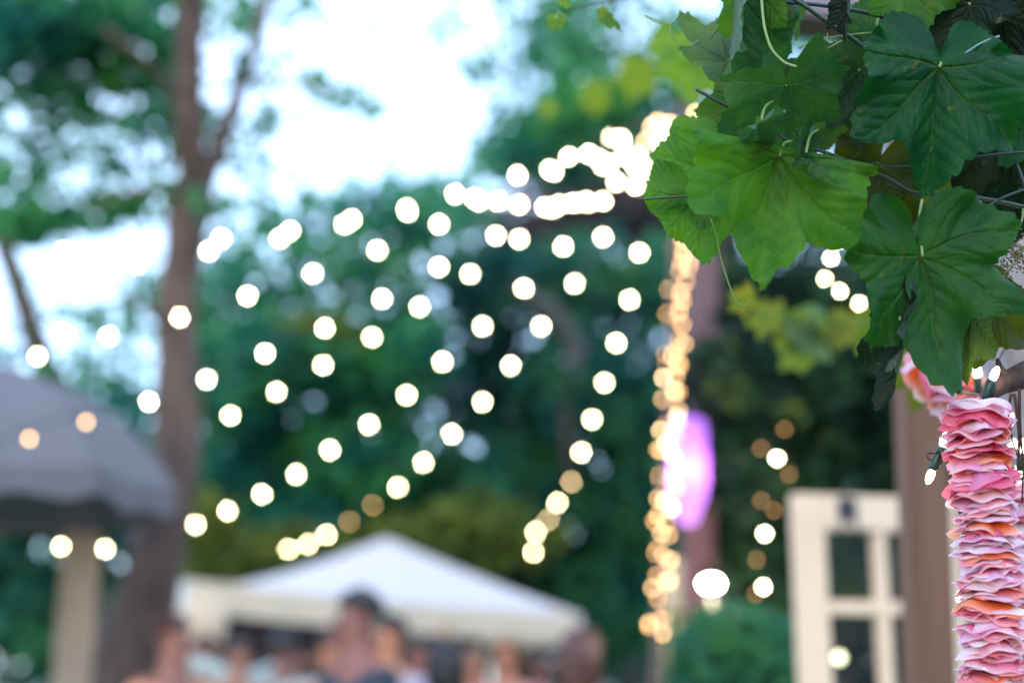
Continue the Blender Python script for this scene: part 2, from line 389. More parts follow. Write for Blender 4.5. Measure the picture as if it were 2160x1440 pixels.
# cream glazed door
DD = 3.75
dx = (at(2010, 1440, DD+.12) - at(1680, 1440, DD)); dx.z = 0; dx.normalize(); dz_ = Vector((0, 0, 1)); dyv = dz_.cross(dx)
DAX = Matrix((dx, dyv, dz_)).transposed()
d0 = at(1688, 1440, DD)
top_z = at(1672, 1030, DD).z
door = empty('glazed_door', Vector((d0.x, d0.y, 0)), 'cream wooden door with glass panes behind the brown post', 'door')
def dpart(name, x0, x1, z0, z1, th, mat, y=0.0, par=None):
    c = Vector((d0.x, d0.y, 0)) + dx*(x0+x1)/2 + dyv*y + dz_*(z0+z1)/2
    return box(name, c, x1-x0, th, z1-z0, mat, par or door, DAX, .004 if th > .01 else 0)
k_ = DD*PXM
W = .50; st = .086
dpart('stile', 0, st, 0, top_z, .042, M_cream); dpart('stile', W-st, W, 0, top_z, .042, M_cream)
dpart('top_rail', st, W-st, top_z-.095, top_z, .042, M_cream)
dpart('bottom_rail', st, W-st, 0, .25, .042, M_cream)
mx_ = st + .15
zlev = [top_z-.095]
for i, zc in enumerate((at(1700, 1278, DD).z, at(1700, 1278, DD).z-.33, at(1700, 1278, DD).z-.66)):
    dpart('muntin', st, mx_, zc-.018, zc+.018, .036, M_cream); dpart('muntin', mx_+.034, W-st, zc-.018, zc+.018, .036, M_cream)
    zlev.append(zc)
zlev.append(.25)
dpart('muntin', mx_, mx_+.034, .25, top_z-.095, .036, M_cream)
gm, gt, gb = nodemat('pane_glass'); gt.nodes.remove(gb)
gg = gt.nodes.new('ShaderNodeBsdfGlossy'); gg.inputs['Roughness'].default_value = .03
gp = gt.nodes.new('ShaderNodeBsdfTransparent'); gx = gt.nodes.new('ShaderNodeMixShader'); gf = gt.nodes.new('ShaderNodeFresnel'); gf.inputs['IOR'].default_value = 1.5
gk = gt.nodes.new('ShaderNodeMath'); gk.operation = 'MULTIPLY'; gk.inputs[1].default_value = .12; gt.links.new(gf.outputs[0], gk.inputs[0]); gt.links.new(gk.outputs[0], gx.inputs[0]); gt.links.new(gp.outputs[0], gx.inputs[1]); gt.links.new(gg.outputs[0], gx.inputs[2])
gt.links.new(gx.outputs[0], gt.nodes['Material Output'].inputs['Surface'])
for i in range(4):
    dpart('pane', st, mx_, zlev[i+1]+.02, zlev[i]-.02*(i > 0), .004, gm); dpart('pane', mx_+.034, W-st, zlev[i+1]+.02, zlev[i]-.02*(i > 0), .004, gm)

# small black knocker-like ornament on the top rail
ko = empty('iron_ornament', at(1787, 1100, DD-.05), 'small black iron ornament hanging on the cream door', 'ornament')
oc = at(1787, 1074, DD-.05)
box('plate', oc, .056, .014, .06, M_black, ko, DAX, .004)
tube('ring', [oc + Vector((.019*math.cos(a), -.012, -.045+.020*math.sin(a))) for a in np.linspace(0, 2*PI, 14)], .006, M_black, ko, 6)
tube('hook', [oc + Vector((0, 0, .02)), oc + Vector((0, -.005, .045)), oc + Vector((0, .01, .06))], .003, M_black, ko, 6)

# globe lamp on a wall bracket with a cream panel behind
pl = box('garden_wall', at(1495, 1180, 9.4) - Vector((0, 0, 1.0)), .62, .16, 2.0, simple('cream_wall', (.62, .48, .30), .8, 6, .15, .2), None, None, .01)
tag(pl, 'low cream garden wall glowing behind the big globe lamp', 'wall')
lc = at(1500, 1230, 6.0)
lp = empty('globe_lamp', Vector((lc.x, lc.y, 0)), 'bright white oval garden lamp left of the cream door', 'lamp')
link('globe', ico_mesh('globe', .024, 3, (1.5, 1.3, .8)), lp, M_lamp, lc, False).location = lc - lp.location
tube('pole', [Vector((lc.x, lc.y, 0)), Vector((lc.x, lc.y, lc.z-.045))], .012, M_black, lp, 8)
def lamp_light(parent, p, col, e, size=.05, name='lamp_light'):
    l = bpy.data.lights.new(name, 'POINT'); l.energy = e; l.color = col; l.shadow_soft_size = size
    o = bpy.data.objects.new(name, l); COL.objects.link(o); o.parent = parent
    o.location = p - parent.location
    return o

# violet paper lantern
vc = at(1448, 992, 6.2)
vl = empty('violet_lantern', vc, 'glowing violet paper lantern behind the column of amber lights', 'lantern')
prof = [(.02, .27), (.10, .262), (.112, .24), (.112, .1), (.112, -.06), (.095, -.15), (.06, -.23), (.045, -.27), (.02, -.275)]
V, F = [], []
SG = 16
for (r, z) in prof:
    for k in range(SG):
        a = 2*PI*k/SG; V.append(vc + Vector((r*.8*math.cos(a), r*.8*math.sin(a), z*.84)))
for i in range(len(prof)-1):
    for k in range(SG): F.append((i*SG+k, i*SG+(k+1) % SG, (i+1)*SG+(k+1) % SG, (i+1)*SG+k))
link('shade', mesh('shade', V, F), vl, fabric('violet_paper', (.72, .46, .97), .8))
link('bulb', ico_mesh('bulb', .03, 2), vl, emit('violet_bulb', (.84, .34, 1.0), 9.0), Vector((0, 0, 0)), False)
tube('cap', [vc + Vector((0, 0, .222)), vc + Vector((0, 0, .25))], .035, M_black, vl, 10)
tube('hanger', [vc + Vector((0, 0, .25)), vc + Vector((0, 0, 1.6))], .004, M_black, vl, 6)
# magenta garden floodlight at the foot of the pale post
fp = at(1475, 1440, 6.9); fp = Vector((fp.x-.1, fp.y-.75, 0))
fl = empty('garden_floodlight', fp, 'small black floodlight washing the pale post in magenta', 'floodlight')
tube('housing', [fp + Vector((0, -.08, .12)), fp + Vector((0, .0, .16)), fp + Vector((0, .03, .175))], [.04, .07, .072], M_black, fl, 12)
tube('spike', [fp, fp + Vector((0, -.04, .13))], .01, M_black, fl, 6)
sl = bpy.data.lights.new('flood_beam', 'SPOT'); sl.energy = 16; sl.color = (1.0, .22, .5); sl.spot_size = 1.0; sl.spot_blend = .7; sl.shadow_soft_size = .04
slo = bpy.data.objects.new('flood_beam', sl); COL.objects.link(slo); slo.parent = fl; slo.location = (0, .06, .22)
slo.rotation_euler = (Vector((.1, .75, 2.0))*-1).to_track_quat('Z', 'Y').to_euler()

# ------------------------------------------------------------------ light strings
bulb_me = ico_mesh('bulb', .0085, 2, (1, 1, 1.1)); bulb_me.materials.append(M_white_bulb)
bulb_dim = bulb_me.copy(); bulb_dim.materials.clear(); bulb_dim.materials.append(M_dim_bulb)
bulb_mid = bulb_me.copy(); bulb_mid.materials.clear(); bulb_mid.materials.append(M_mid_bulb)
Vs, Fs = tube_geo([(0, 0, .010), (0, 0, .032)], [.007, .006], 8); sock_me = mesh('socket', Vs, Fs); sock_me.materials.append(M_cord)

def light_string(label, pts, Da, Db, dim={}, start=None, end=None):
    n = len(pts)
    root = empty('light_string', at(*pts[0], Da), label, 'string lights', 'globe light strings fanning over the garden')
    c = []
    for i, (x, y) in enumerate(pts):
        D = Da + (Db-Da)*(i/(n-1))
        p = at(x, y, D); c.append(p + Vector((0, 0, .038)))
        me = {0: bulb_me, 1: bulb_dim, 2: bulb_mid}[dim.get(i, 2 if (i == 0 and start) else 0)]
        b = bpy.data.objects.new('bulb', me); COL.objects.link(b); b.parent = root; b.location = p - root.location
        s = bpy.data.objects.new('socket', sock_me); COL.objects.link(s); s.parent = root; s.location = p - root.location
    if start: c.insert(0, start)
    if end: c.append(end)
    tube('cord', smooth_path(c, len(c)*4), .0028, M_cord, root, 5)
    return root

ANCH = at(1440, 205, 6.2)
light_string('globe string dropping steeply down beside the amber column', [(1470, 280), (1448, 350), (1400, 428), (1349, 533), (1328, 632), (1300, 723), (1275, 807), (1249, 884), (1226, 954), (1205, 1016), (1176, 1060), (1156, 1096), (1130, 1122), (1125, 1164)],
             6.3, 9.5, {9: 2, 11: 2}, ANCH)
light_string('globe string whose low end dips just above the tent peak', [(1468, 240), (1420, 320), (1340, 392), (1272, 500), (1212, 598), (1142, 688), (1077, 771), (1018, 848), (953, 915), (893, 975), (839, 1027), (786, 1065), (737, 1100), (689, 1127), (650, 1147), (608, 1158)],
             6.3, 9.5, {11: 1, 12: 1}, ANCH)
light_string('globe string crossing the middle and ending low by the thick trunk', [(1444, 238), (1392, 300), (1335, 340), (1300, 384), (1272, 424), (1188, 520), (1105, 608), (1018, 688), (933, 763), (858, 833), (778, 895), (696, 949), (625, 1000), (553, 1042), (480, 1077), (413, 1106), (345, 1130), (282, 1146), (222, 1157), (129, 1152)],
             6.3, 8.8, {16: 1, 17: 1}, ANCH)
light_string('globe string running diagonally to mid height on the thick trunk', [(1412, 262), (1346, 330), (1285, 345), (1236, 424), (1180, 432), (1095, 504), (992, 578), (885, 647), (785, 711), (682, 770), (583, 826), (486, 876)],
             6.3, 7.8, {}, ANCH, at(380, 925, 7.9))
light_string('globe string running down across the front of the grey umbrella', [(1400, 275), (1310, 293), (1262, 335), (1210, 428), (1150, 437), (1046, 497), (926, 563), (806, 630), (685, 692), (559, 745), (436, 800), (314, 847), (182, 890), (62, 925)],
             6.3, 5.2, {12: 1, 13: 1}, ANCH, at(-60, 955, 5.2))
light_string('globe string crossing the trunk above the umbrella to the left edge', [(1388, 258), (1288, 290), (1200, 330), (1168, 362), (1095, 432), (1010, 425), (926, 473), (796, 528), (660, 577), (522, 624), (379, 669), (229, 709), (79, 751)],
             6.3, 7.6, {}, ANCH, at(-60, 790, 7.6))
light_string('upper globe string drawn against the white sky', [(1375, 268), (1242, 325), (1160, 358), (1092, 370), (1050, 424), (960, 410), (858, 440), (742, 463), (612, 487), (467, 503), (313, 515), (135, 530)],
             6.3, 7.5, {}, ANCH, at(-10, 530, 7.5))
light_string('globe string just beneath the upper one across the bright sky', [(1362, 300), (1312, 300), (1272, 350), (1240, 428), (1165, 440), (1000, 418), (860, 447), (727, 473), (590, 503), (440, 530), (290, 556), (115, 580)],
             6.4, 7.5, {}, ANCH, at(-10, 590, 7.5))
light_string('short bright globe string closing the cluster beside the vine', [(1480, 262), (1462, 300), (1430, 290), (1398, 330), (1372, 358), (1340, 350), (1318, 330)],
             6.3, 6.6, {}, ANCH, at(1300, 350, 6.6))
# string seen past the vine leaves
light_string('few white globes glimpsed between the two big vine leaves', [(1766, 510), (1753, 545), (1740, 588), (1772, 614), (1812, 640)], 4.2, 4.4)
for o_ in COL.objects:
    if o_.parent and o_.parent.get('label', '').startswith('few white globes') and o_.name.startswith('bulb'): o_.scale = (.45, .45, .45)

# the slim pole that carries the strings and its wrap of amber fairy lights
pa, pb = at(1441, 200, 5.9), at(1387, 1325, 5.0)
dpole = (pb-pa).normalized(); foot = pa + dpole*((0-pa.z)/dpole.z)
tag(tube('light_pole', [foot, pb, pa], .018, M_bark, None, 10), 'slim leaning pole wrapped in amber fairy lights', 'pole')
wr = empty('amber_light_wrap', pb, 'amber fairy lights wound down the slim pole', 'fairy lights')
am = []
for m_ in M_amber:
    q = ico_mesh('bulb', .006, 2); q.materials.append(m_); am.append(q)
cw = []
TP = at(1437, 500, 5.66)
NB = 150
for i in range(NB):
    t = i/(NB-1); t2 = t + .012*math.sin(i*1.7)
    base = TP.lerp(pb, t2); a = i*2.4
    rr = .035*(.25+.85*abs(math.sin(i*1.31)))
    p = base + Vector((rr*math.cos(a), rr*math.sin(a), .008*math.sin(i*3.1)))
    # real strands bunch up: leave the gaps the bunches make
    cw.append(p)
    bunch = math.sin(t*37 + .6) + .5*math.sin(t*91)
    if bunch < -.95 and .05 < t: continue
    b = bpy.data.objects.new('bulb', am[(i*7) % 3 if .35 < t < .75 else (i*5) % 2]); COL.objects.link(b); b.parent = wr; b.location = p - wr.location
tube('wire', smooth_path(cw, 400), .0015, M_cord, wr, 4)

# fairy lights scattered in the hedge
fm = ico_mesh('bulb', .006, 2); fm.materials.append(M_white_bulb)
fd = fm.copy(); fd.materials.clear(); fd.materials.append(emit('faint_bulb', (1, .5, .2), .7))
hl = empty('hedge_light_string', at(1640, 960, 4.6), 'sparse fairy lights strung down in front of the dark hedge', 'fairy lights')
hp = [(1655, 905, 1), (1605, 945, 1), (1639, 966, 0), (1665, 1000, 1), (1606, 1055, 1), (1633, 1076, 1), (1613, 1125, 0), (1596, 1180, 1), (1610, 1237, 0), (1594, 1252, 1)]
for x, y, d in hp:
    b = bpy.data.objects.new('bulb', fd if d else fm); COL.objects.link(b); b.parent = hl; b.location = at(x, y, 4.6) - hl.location
tube('wire', smooth_path([at(x, y-4, 4.61) for x, y, d in hp], 50), .0015, M_cord, hl, 4)
ob = link('pane_reflection', ico_mesh('bulb', .014, 2), None, emit('pale_green_bulb', (.80, .85, .55), .8), at(1770, 1386, 3.55))  # small emitter added to show a bulb's reflection in the door glass
tag(ob, 'pale green-white glow added for a bulb reflected low in the door pane', 'bulb')

# ------------------------------------------------------------------ tent
tent = empty('party_tent', Vector((at(815, 1300, 12).x, at(815, 1300, 12).y, 0)), 'white pop-up party tent with pointed roof behind the crowd', 'tent')
TL, TR = at(392, 1222, 10.9), at(1220, 1295, 12.7)
peak = at(815, 1134, 12.9)
per = Vector((-(TR-TL).y, (TR-TL).x, 0)).normalized()
BL, BR = TL + per*1.7, TR + per*1.7
BL.z = TL.z+.02; BR.z = TR.z
def roof_panel(a, b, sa=.03, sb=.03, n=12):
    V, F = [], []
    for i in range(n+1):
        for j in range(n+1):
            u, t = i/n, j/n
            e = a.lerp(b, u); p = e.lerp(peak, t)
            p.z -= (sa*(1-u)+sb*u)*math.sin(PI*t**.9) + .03*math.sin(PI*u)*(1-t)
            V.append(p)
    for i in range(n):
        for j in range(n):
            q = i*(n+1)+j; F.append((q, q+n+1, q+n+2, q+1))
    return mesh('roof_panel', V, F)
for a, b, s1, s2 in ((TL, TR, .26, .02), (TR, BR, .02, .02), (BR, BL, .02, .16), (BL, TL, .16, .26)):
    link('roof_panel', roof_panel(a, b, s1, s2), tent, M_canvas)
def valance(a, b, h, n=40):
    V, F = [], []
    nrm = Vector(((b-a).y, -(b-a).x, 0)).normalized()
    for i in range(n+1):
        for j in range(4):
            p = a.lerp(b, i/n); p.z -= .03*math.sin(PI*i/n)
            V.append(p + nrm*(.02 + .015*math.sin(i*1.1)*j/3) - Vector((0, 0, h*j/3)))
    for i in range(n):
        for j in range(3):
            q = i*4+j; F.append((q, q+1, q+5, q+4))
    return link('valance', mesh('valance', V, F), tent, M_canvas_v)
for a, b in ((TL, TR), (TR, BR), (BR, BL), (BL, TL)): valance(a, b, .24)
for p in (TL, TR, BL, BR): tube('leg', [Vector((p.x, p.y, 0)), p - Vector((0, 0, .02))], .025, simple('white_metal', (.7, .7, .7), .4), tent, 8)
# rolled side curtain tied to the near left leg
cpts = [TL + Vector((.14+.02*math.sin(z*5), .02, -.2-z)) for z in np.linspace(0, TL.z-.3, 14)]
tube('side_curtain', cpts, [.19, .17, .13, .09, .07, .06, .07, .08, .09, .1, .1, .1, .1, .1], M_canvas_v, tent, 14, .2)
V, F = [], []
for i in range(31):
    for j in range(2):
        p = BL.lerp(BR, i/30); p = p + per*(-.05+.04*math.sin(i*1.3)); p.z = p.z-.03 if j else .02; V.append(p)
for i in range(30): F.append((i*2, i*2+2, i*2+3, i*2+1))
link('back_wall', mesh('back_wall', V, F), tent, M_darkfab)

# ------------------------------------------------------------------ umbrella
ud = 6.6
uc = at(-110, 800, ud); ur = abs(at(372, 800, ud).x - uc.x)
umb = empty('patio_umbrella', Vector((uc.x, uc.y, 0)), 'large grey-blue canvas umbrella at the left edge', 'umbrella')
zt, ze = at(-60, 770, ud).z, at(360, 1000, ud-.4).z
N8 = 8
def upt(s, t, r_in=0):
    """s around 0..8, t 0 apex..1 rim"""
    k = math.floor(s) % N8; f = s-math.floor(s)
    a0, a1 = 2*PI*(k+.25)/N8, 2*PI*(k+1.25)/N8
    r = ur*t
    p0, p1 = Vector((math.cos(a0), math.sin(a0), 0)), Vector((math.cos(a1), math.sin(a1), 0))
    q = p0.lerp(p1, f)*r
    z = zt - (zt-ze)*(t**3.2)*.92 - .05*math.sin(PI*f)*t*.6 - (zt-ze)*.08*t
    return Vector((uc.x+q.x, uc.y+q.y, z))
for k in range(N8):
    V, F = [], []
    for i in range(9):
        for j in range(13): V.append(upt(k+min(i/8, .9999), j/12))
    for i in range(8):
        for j in range(12):
            q = i*13+j; F.append((q, q+13, q+14, q+1))
    link('canopy_panel', mesh('canopy_panel', V, F), umb, M_umb)
    V, F = [], []
    for i in range(9):
        p = upt(k+min(i/8, .9999), 1)
        for j in range(3): V.append(p + Vector((0, 0, -.06*j + (.02*math.sin(i/8*PI*4) if j == 2 else 0))))
    for i in range(8):
        for j in range(2):
            q = i*3+j; F.append((q, q+3, q+4, q+1))
    link('valance', mesh('valance', V, F), umb, M_umb)
    tube('rib', [upt(k, j/10) - Vector((0, 0, .02)) for j in range(11)], .009, M_bark, umb, 6)
tube('pole', [Vector((uc.x, uc.y, 0)), Vector((uc.x, uc.y, zt-.02))], .022, M_bark, umb, 10)
tube('finial', [Vector((uc.x, uc.y, zt-.01)), Vector((uc.x, uc.y, zt+.04)), Vector((uc.x, uc.y, zt+.08))], [.02, .03, .008], M_bark, umb, 10)

# ------------------------------------------------------------------ people
def skin_mesh(name, nodes, edges, radii, sub=1, root=0):
    me = bpy.data.meshes.new('tmp'); me.from_pydata([tuple(v) for v in nodes], edges, []); me.update()
    o = bpy.data.objects.new('tmp', me); COL.objects.link(o)
    sk = o.modifiers.new('s', 'SKIN'); sk.use_smooth_shade = True
    for i, r in enumerate(radii):
        rr = r if isinstance(r, tuple) else (r, r); me.skin_vertices[0].data[i].radius = rr
    me.skin_vertices[0].data[root].use_root = True
    ss = o.modifiers.new('u', 'SUBSURF'); ss.levels = sub
    dg = bpy.context.evaluated_depsgraph_get(); ev = o.evaluated_get(dg)
    out = bpy.data.meshes.new_from_object(ev); out.name = name
    bpy.data.objects.remove(o); bpy.data.meshes.remove(me)
    out.shade_smooth()
    return out

def person(px, py_top, D, label, face, skin, shirt, trous, hairc, hair='short', arms='down', dress=False, beard=False):
    top = at(px, py_top, D); H = top.z
    base = Vector((top.x, top.y, 0))
    root = empty('person', base, label, 'person', None)
    R = rotz(face)             # face 0 looks at the camera (-Y)
    s = H/1.75
    def P(x, y, z): return R @ Vector((x*s, y*s, z*s))
    wsh = .185
    J = dict(pel=(0, 0, .93), bel=(0, -.01, 1.08), che=(0, -.005, 1.28), nb=(0, .01, 1.42), nk=(0, 0, 1.50), h1=(0, -.02, 1.57), h2=(0, -.015, 1.645), h3=(0, 0, 1.70))
    RD = dict(pel=(.15, .11), bel=(.13, .10), che=(.155, .105), nb=(.09, .075), nk=(.055, .055), h1=(.058, .07), h2=(.075, .09), h3=(.055, .07))
    E = [('pel', 'bel'), ('bel', 'che'), ('che', 'nb'), ('nb', 'nk'), ('nk', 'h1'), ('h1', 'h2'), ('h2', 'h3')]
    poses = {'down': [(.21, .02, 1.17), (.22, -.02, .93), (.22, -.05, .83)], 'up': [(.26, -.04, 1.55), (.2, -.07, 1.80), (.2, -.07, 1.90)],
             'out': [(.42, -.02, 1.50), (.64, -.08, 1.57), (.73, -.09, 1.58)], 'bent': [(.24, .04, 1.17), (.16, -.18, 1.22), (.12, -.25, 1.26)]}
    if isinstance(arms, str): arms = (arms, arms)
    for sd_, nm, ar in ((1, 'R', arms[0]), (-1, 'L', arms[1])):
        a, b, c = poses[ar]
        for q, p, r in (('s', (wsh, .01, 1.41), .062), ('e', a, .045), ('w', b, .032), ('p', c, (.038, .02))):
            J[q+nm] = (p[0]*sd_, p[1], p[2]); RD[q+nm] = r
        E += [('nb', 's'+nm), ('s'+nm, 'e'+nm), ('e'+nm, 'w'+nm), ('w'+nm, 'p'+nm)]
        J['hip'+nm] = (.09*sd_, 0, .88); J['kn'+nm] = (.1*sd_, -.015, .50); J['an'+nm] = (.1*sd_, .02, .09); J['to'+nm] = (.11*sd_, -.14, .035)
        RD['hip'+nm] = .09; RD['kn'+nm] = .06; RD['an'+nm] = .042; RD['to'+nm] = (.04, .03)
        E += [('pel', 'hip'+nm), ('hip'+nm, 'kn'+nm), ('kn'+nm, 'an'+nm), ('an'+nm, 'to'+nm)]
        # fingers and thumb
        pv = Vector(J['p'+nm]); wv = Vector(J['w'+nm]); d = (pv-wv).normalized(); sidev = d.cross(Vector((1, 0, 0.01)) if abs(d.x) < .8 else Vector((0, 1, 0))).normalized()
        for fi, (off, ln) in enumerate(((-.026, .06), (-.009, .075), (.009, .07), (.026, .052))):
            k1 = 'f%d%s' % (fi, nm); k2 = 'g%d%s' % (fi, nm)
            J[k1] = tuple(pv + sidev*off + d*ln*.55); J[k2] = tuple(pv + sidev*off*1.1 + d*ln + Vector((0, -.012, 0))); RD[k1] = .0095; RD[k2] = .008
            E += [('p'+nm, k1), (k1, k2)]
        J['t'+nm] = tuple(pv - d*.015 - sidev*.045); J['u'+nm] = tuple(pv + d*.025 - sidev*.062); RD['t'+nm] = .012; RD['u'+nm] = .01
        E += [('p'+nm, 't'+nm), ('t'+nm, 'u'+nm)]
    keys = list(J); ix = {k: i for i, k in enumerate(keys)}
    def grow(name, ks, extra=0.0, over={}, mat=None):
        ks = [k for k in keys if k in ks]; id2 = {k: i for i, k in enumerate(ks)}
        ed = [(id2[a], id2[b]) for a, b in E if a in id2 and b in id2]
        rad = []
        for k in ks:
            r = over.get(k, RD[k]); r = r if isinstance(r, tuple) else (r, r)
            rad.append(((r[0]+extra)*s, (r[1]+extra)*s))
        me = skin_mesh(name, [P(*over.get('@'+k, J[k])) for k in ks], ed, rad, 1, id2.get('pel', 0))
        o = link(name, me, root, mat, (0, 0, 0), False)
        return o
    grow('body', keys, 0, {}, skin)
    if dress:
        grow('dress', {'pel', 'bel', 'che', 'nb', 'sR', 'sL', 'hipR', 'hipL', 'knR', 'knL'}, .016, {'knR': .10, 'knL': .10}, shirt)
    else:
        grow('shirt', {'pel', 'bel', 'che', 'nb', 'sR', 'sL', 'eR', 'eL'} | ({'wR', 'wL'} if 'out' in arms else set()), .016, {'nb': (.115, .09), '@nb': (0, .01, 1.445)}, shirt)
        grow('trousers', {'pel', 'hipR', 'hipL', 'knR', 'knL', 'anR', 'anL'}, .02, {'pel': (.14, .10)}, trous)
    # hair cap, with ears, eyes, nose, mouth on the face
    hc = P(0, 0, 1.665)
    bm = bmesh.new(); bmesh.ops.create_icosphere(bm, subdivisions=4, radius=1)
    kill = []
    for v in bm.verts:
        x, y, z = v.co
        lowlim = -.35 if y > -.1 else .22
        if hair == 'long': lowlim = -1.2 if y > -.25 else .3
        if z < lowlim and not (hair == 'long' and y > -.25): kill.append(v)
        n_ = 1 + .08*mnoise.noise(Vector((x, y, z))*5 + Vector((px, 0, 0)))
        zz = z*.098*n_
        xx, yy = x*.092*n_, y*.108*n_+.008
        if hair == 'long' and z < 0: zz = z*.36; xx *= 1.15; yy = max(yy, 0)*1.1+.02
        v.co = P(xx, yy, 1.668 + zz + .004)
    bmesh.ops.delete(bm, geom=kill, context='VERTS')
    me = bpy.data.meshes.new('hair'); bm.to_mesh(me); bm.free(); me.shade_smooth()
    link('hair', me, root, hairc, (0, 0, 0), False)
    def dot(name, x, y, z, r, m, sc=(1, 1, 1)):
        me = ico_mesh(name, r*s, 2, sc); link(name, me, root, m, P(x, y, z), False)
    for sx in (-1, 1):
        dot('eye', sx*.03, -.098, 1.635, .011, M_eye); dot('ear', sx*.083, .0, 1.63, .024, skin, (.4, .7, 1.2))
    dot('nose', 0, -.112, 1.612, .018, skin, (.7, .9, 1.2)); dot('mouth', 0, -.097, 1.575, .018, M_lip, (1.2, .5, .35))
    return root

M_eye = simple('eye', (.03, .02, .02), .2); M_lip = simple('lip', (.45, .12, .1), .5)
SK = [simple('skin_%d' % i, c, .55, 30, .08) for i, c in enumerate(((.42, .18, .12), (.50, .21, .12), (.30, .12, .085), (.24, .09, .07)))]
HA = {n: simple('hair_'+n, c, .5, 60, .4, .4) for n, c in dict(black=(.012, .009, .01), brown=(.05, .022, .016), auburn=(.07, .022, .017), blond=(.30, .15, .07)).items()}
def cloth(n, c): return simple('cloth_'+n, c, .85, 40, .12, .3)
CT = {n: cloth(n, c) for n, c in dict(orange=(.75, .33, .18), grey=(.42, .46, .42), pale=(.46, .52, .48), navy=(.02, .035, .055), lav=(.42, .38, .48), maroon=(.14, .03, .05), pink=(.62, .24, .26), dark=(.03, .025, .035), denim=(.05, .08, .15), tan=(.35, .2, .14)).items()}
R_ = math.radians
person(366, 1300, 6.6, 'reddish-brown-haired person in an orange top at the left end of the crowd', R_(60), SK[2], CT['orange'], CT['denim'], HA['auburn'], 'short', 'down')
person(436, 1340, 9.9, 'shorter person in a pale grey shirt reaching an arm to the right', R_(0), SK[2], CT['grey'], CT['dark'], HA['brown'], 'short', ('out', 'down'))
person(505, 1352, 9.2, 'tan-faced person seen between the two pale shirts', R_(20), SK[1], CT['tan'], CT['dark'], HA['brown'])
person(600, 1335, 9.4, 'dark-haired person in a pale shirt with back turned', R_(180), SK[2], CT['pale'], CT['denim'], HA['black'], 'short', ('out', 'down'))
person(700, 1335, 7.8, 'person with a warmly lit face left of the tallest man', R_(15), SK[1], CT['tan'], CT['dark'], HA['brown'])
person(757, 1248, 6.0, 'tallest man in a dark navy jacket in front of the tent', R_(-55), SK[3], CT['navy'], CT['dark'], HA['black'], 'short', 'bent')
person(822, 1300, 7.6, 'dark-haired person with an orange-lit face right of the tallest man', R_(-40), SK[1], CT['lav'], CT['dark'], HA['black'])
person(880, 1345, 9.6, 'person in a maroon top under the tent edge', R_(30), SK[2], CT['maroon'], CT['dark'], HA['black'])
person(942, 1352, 6.8, 'person with long black hair seen from behind', R_(180), SK[2], CT['dark'], CT['denim'], HA['black'], 'long')
person(1000, 1375, 9, 'blond person raising one arm under the tent', R_(10), SK[1], CT['tan'], CT['dark'], HA['blond'], 'long', ('down', 'up'))
person(1068, 1345, 8.8, 'light-haired person in a pink top facing the camera', R_(-20), SK[1], CT['pink'], CT['dark'], HA['blond'], 'long')
person(1140, 1380, 9.8, 'short person in dark clothes in the shade of the tent', R_(20), SK[3], CT['maroon'], CT['dark'], HA['brown'])
person(1228, 1328, 6.0, 'person with long auburn hair and pink dress at the right end', R_(150), SK[1], CT['pink'], CT['dark'], HA['auburn'], 'long', 'down', True)

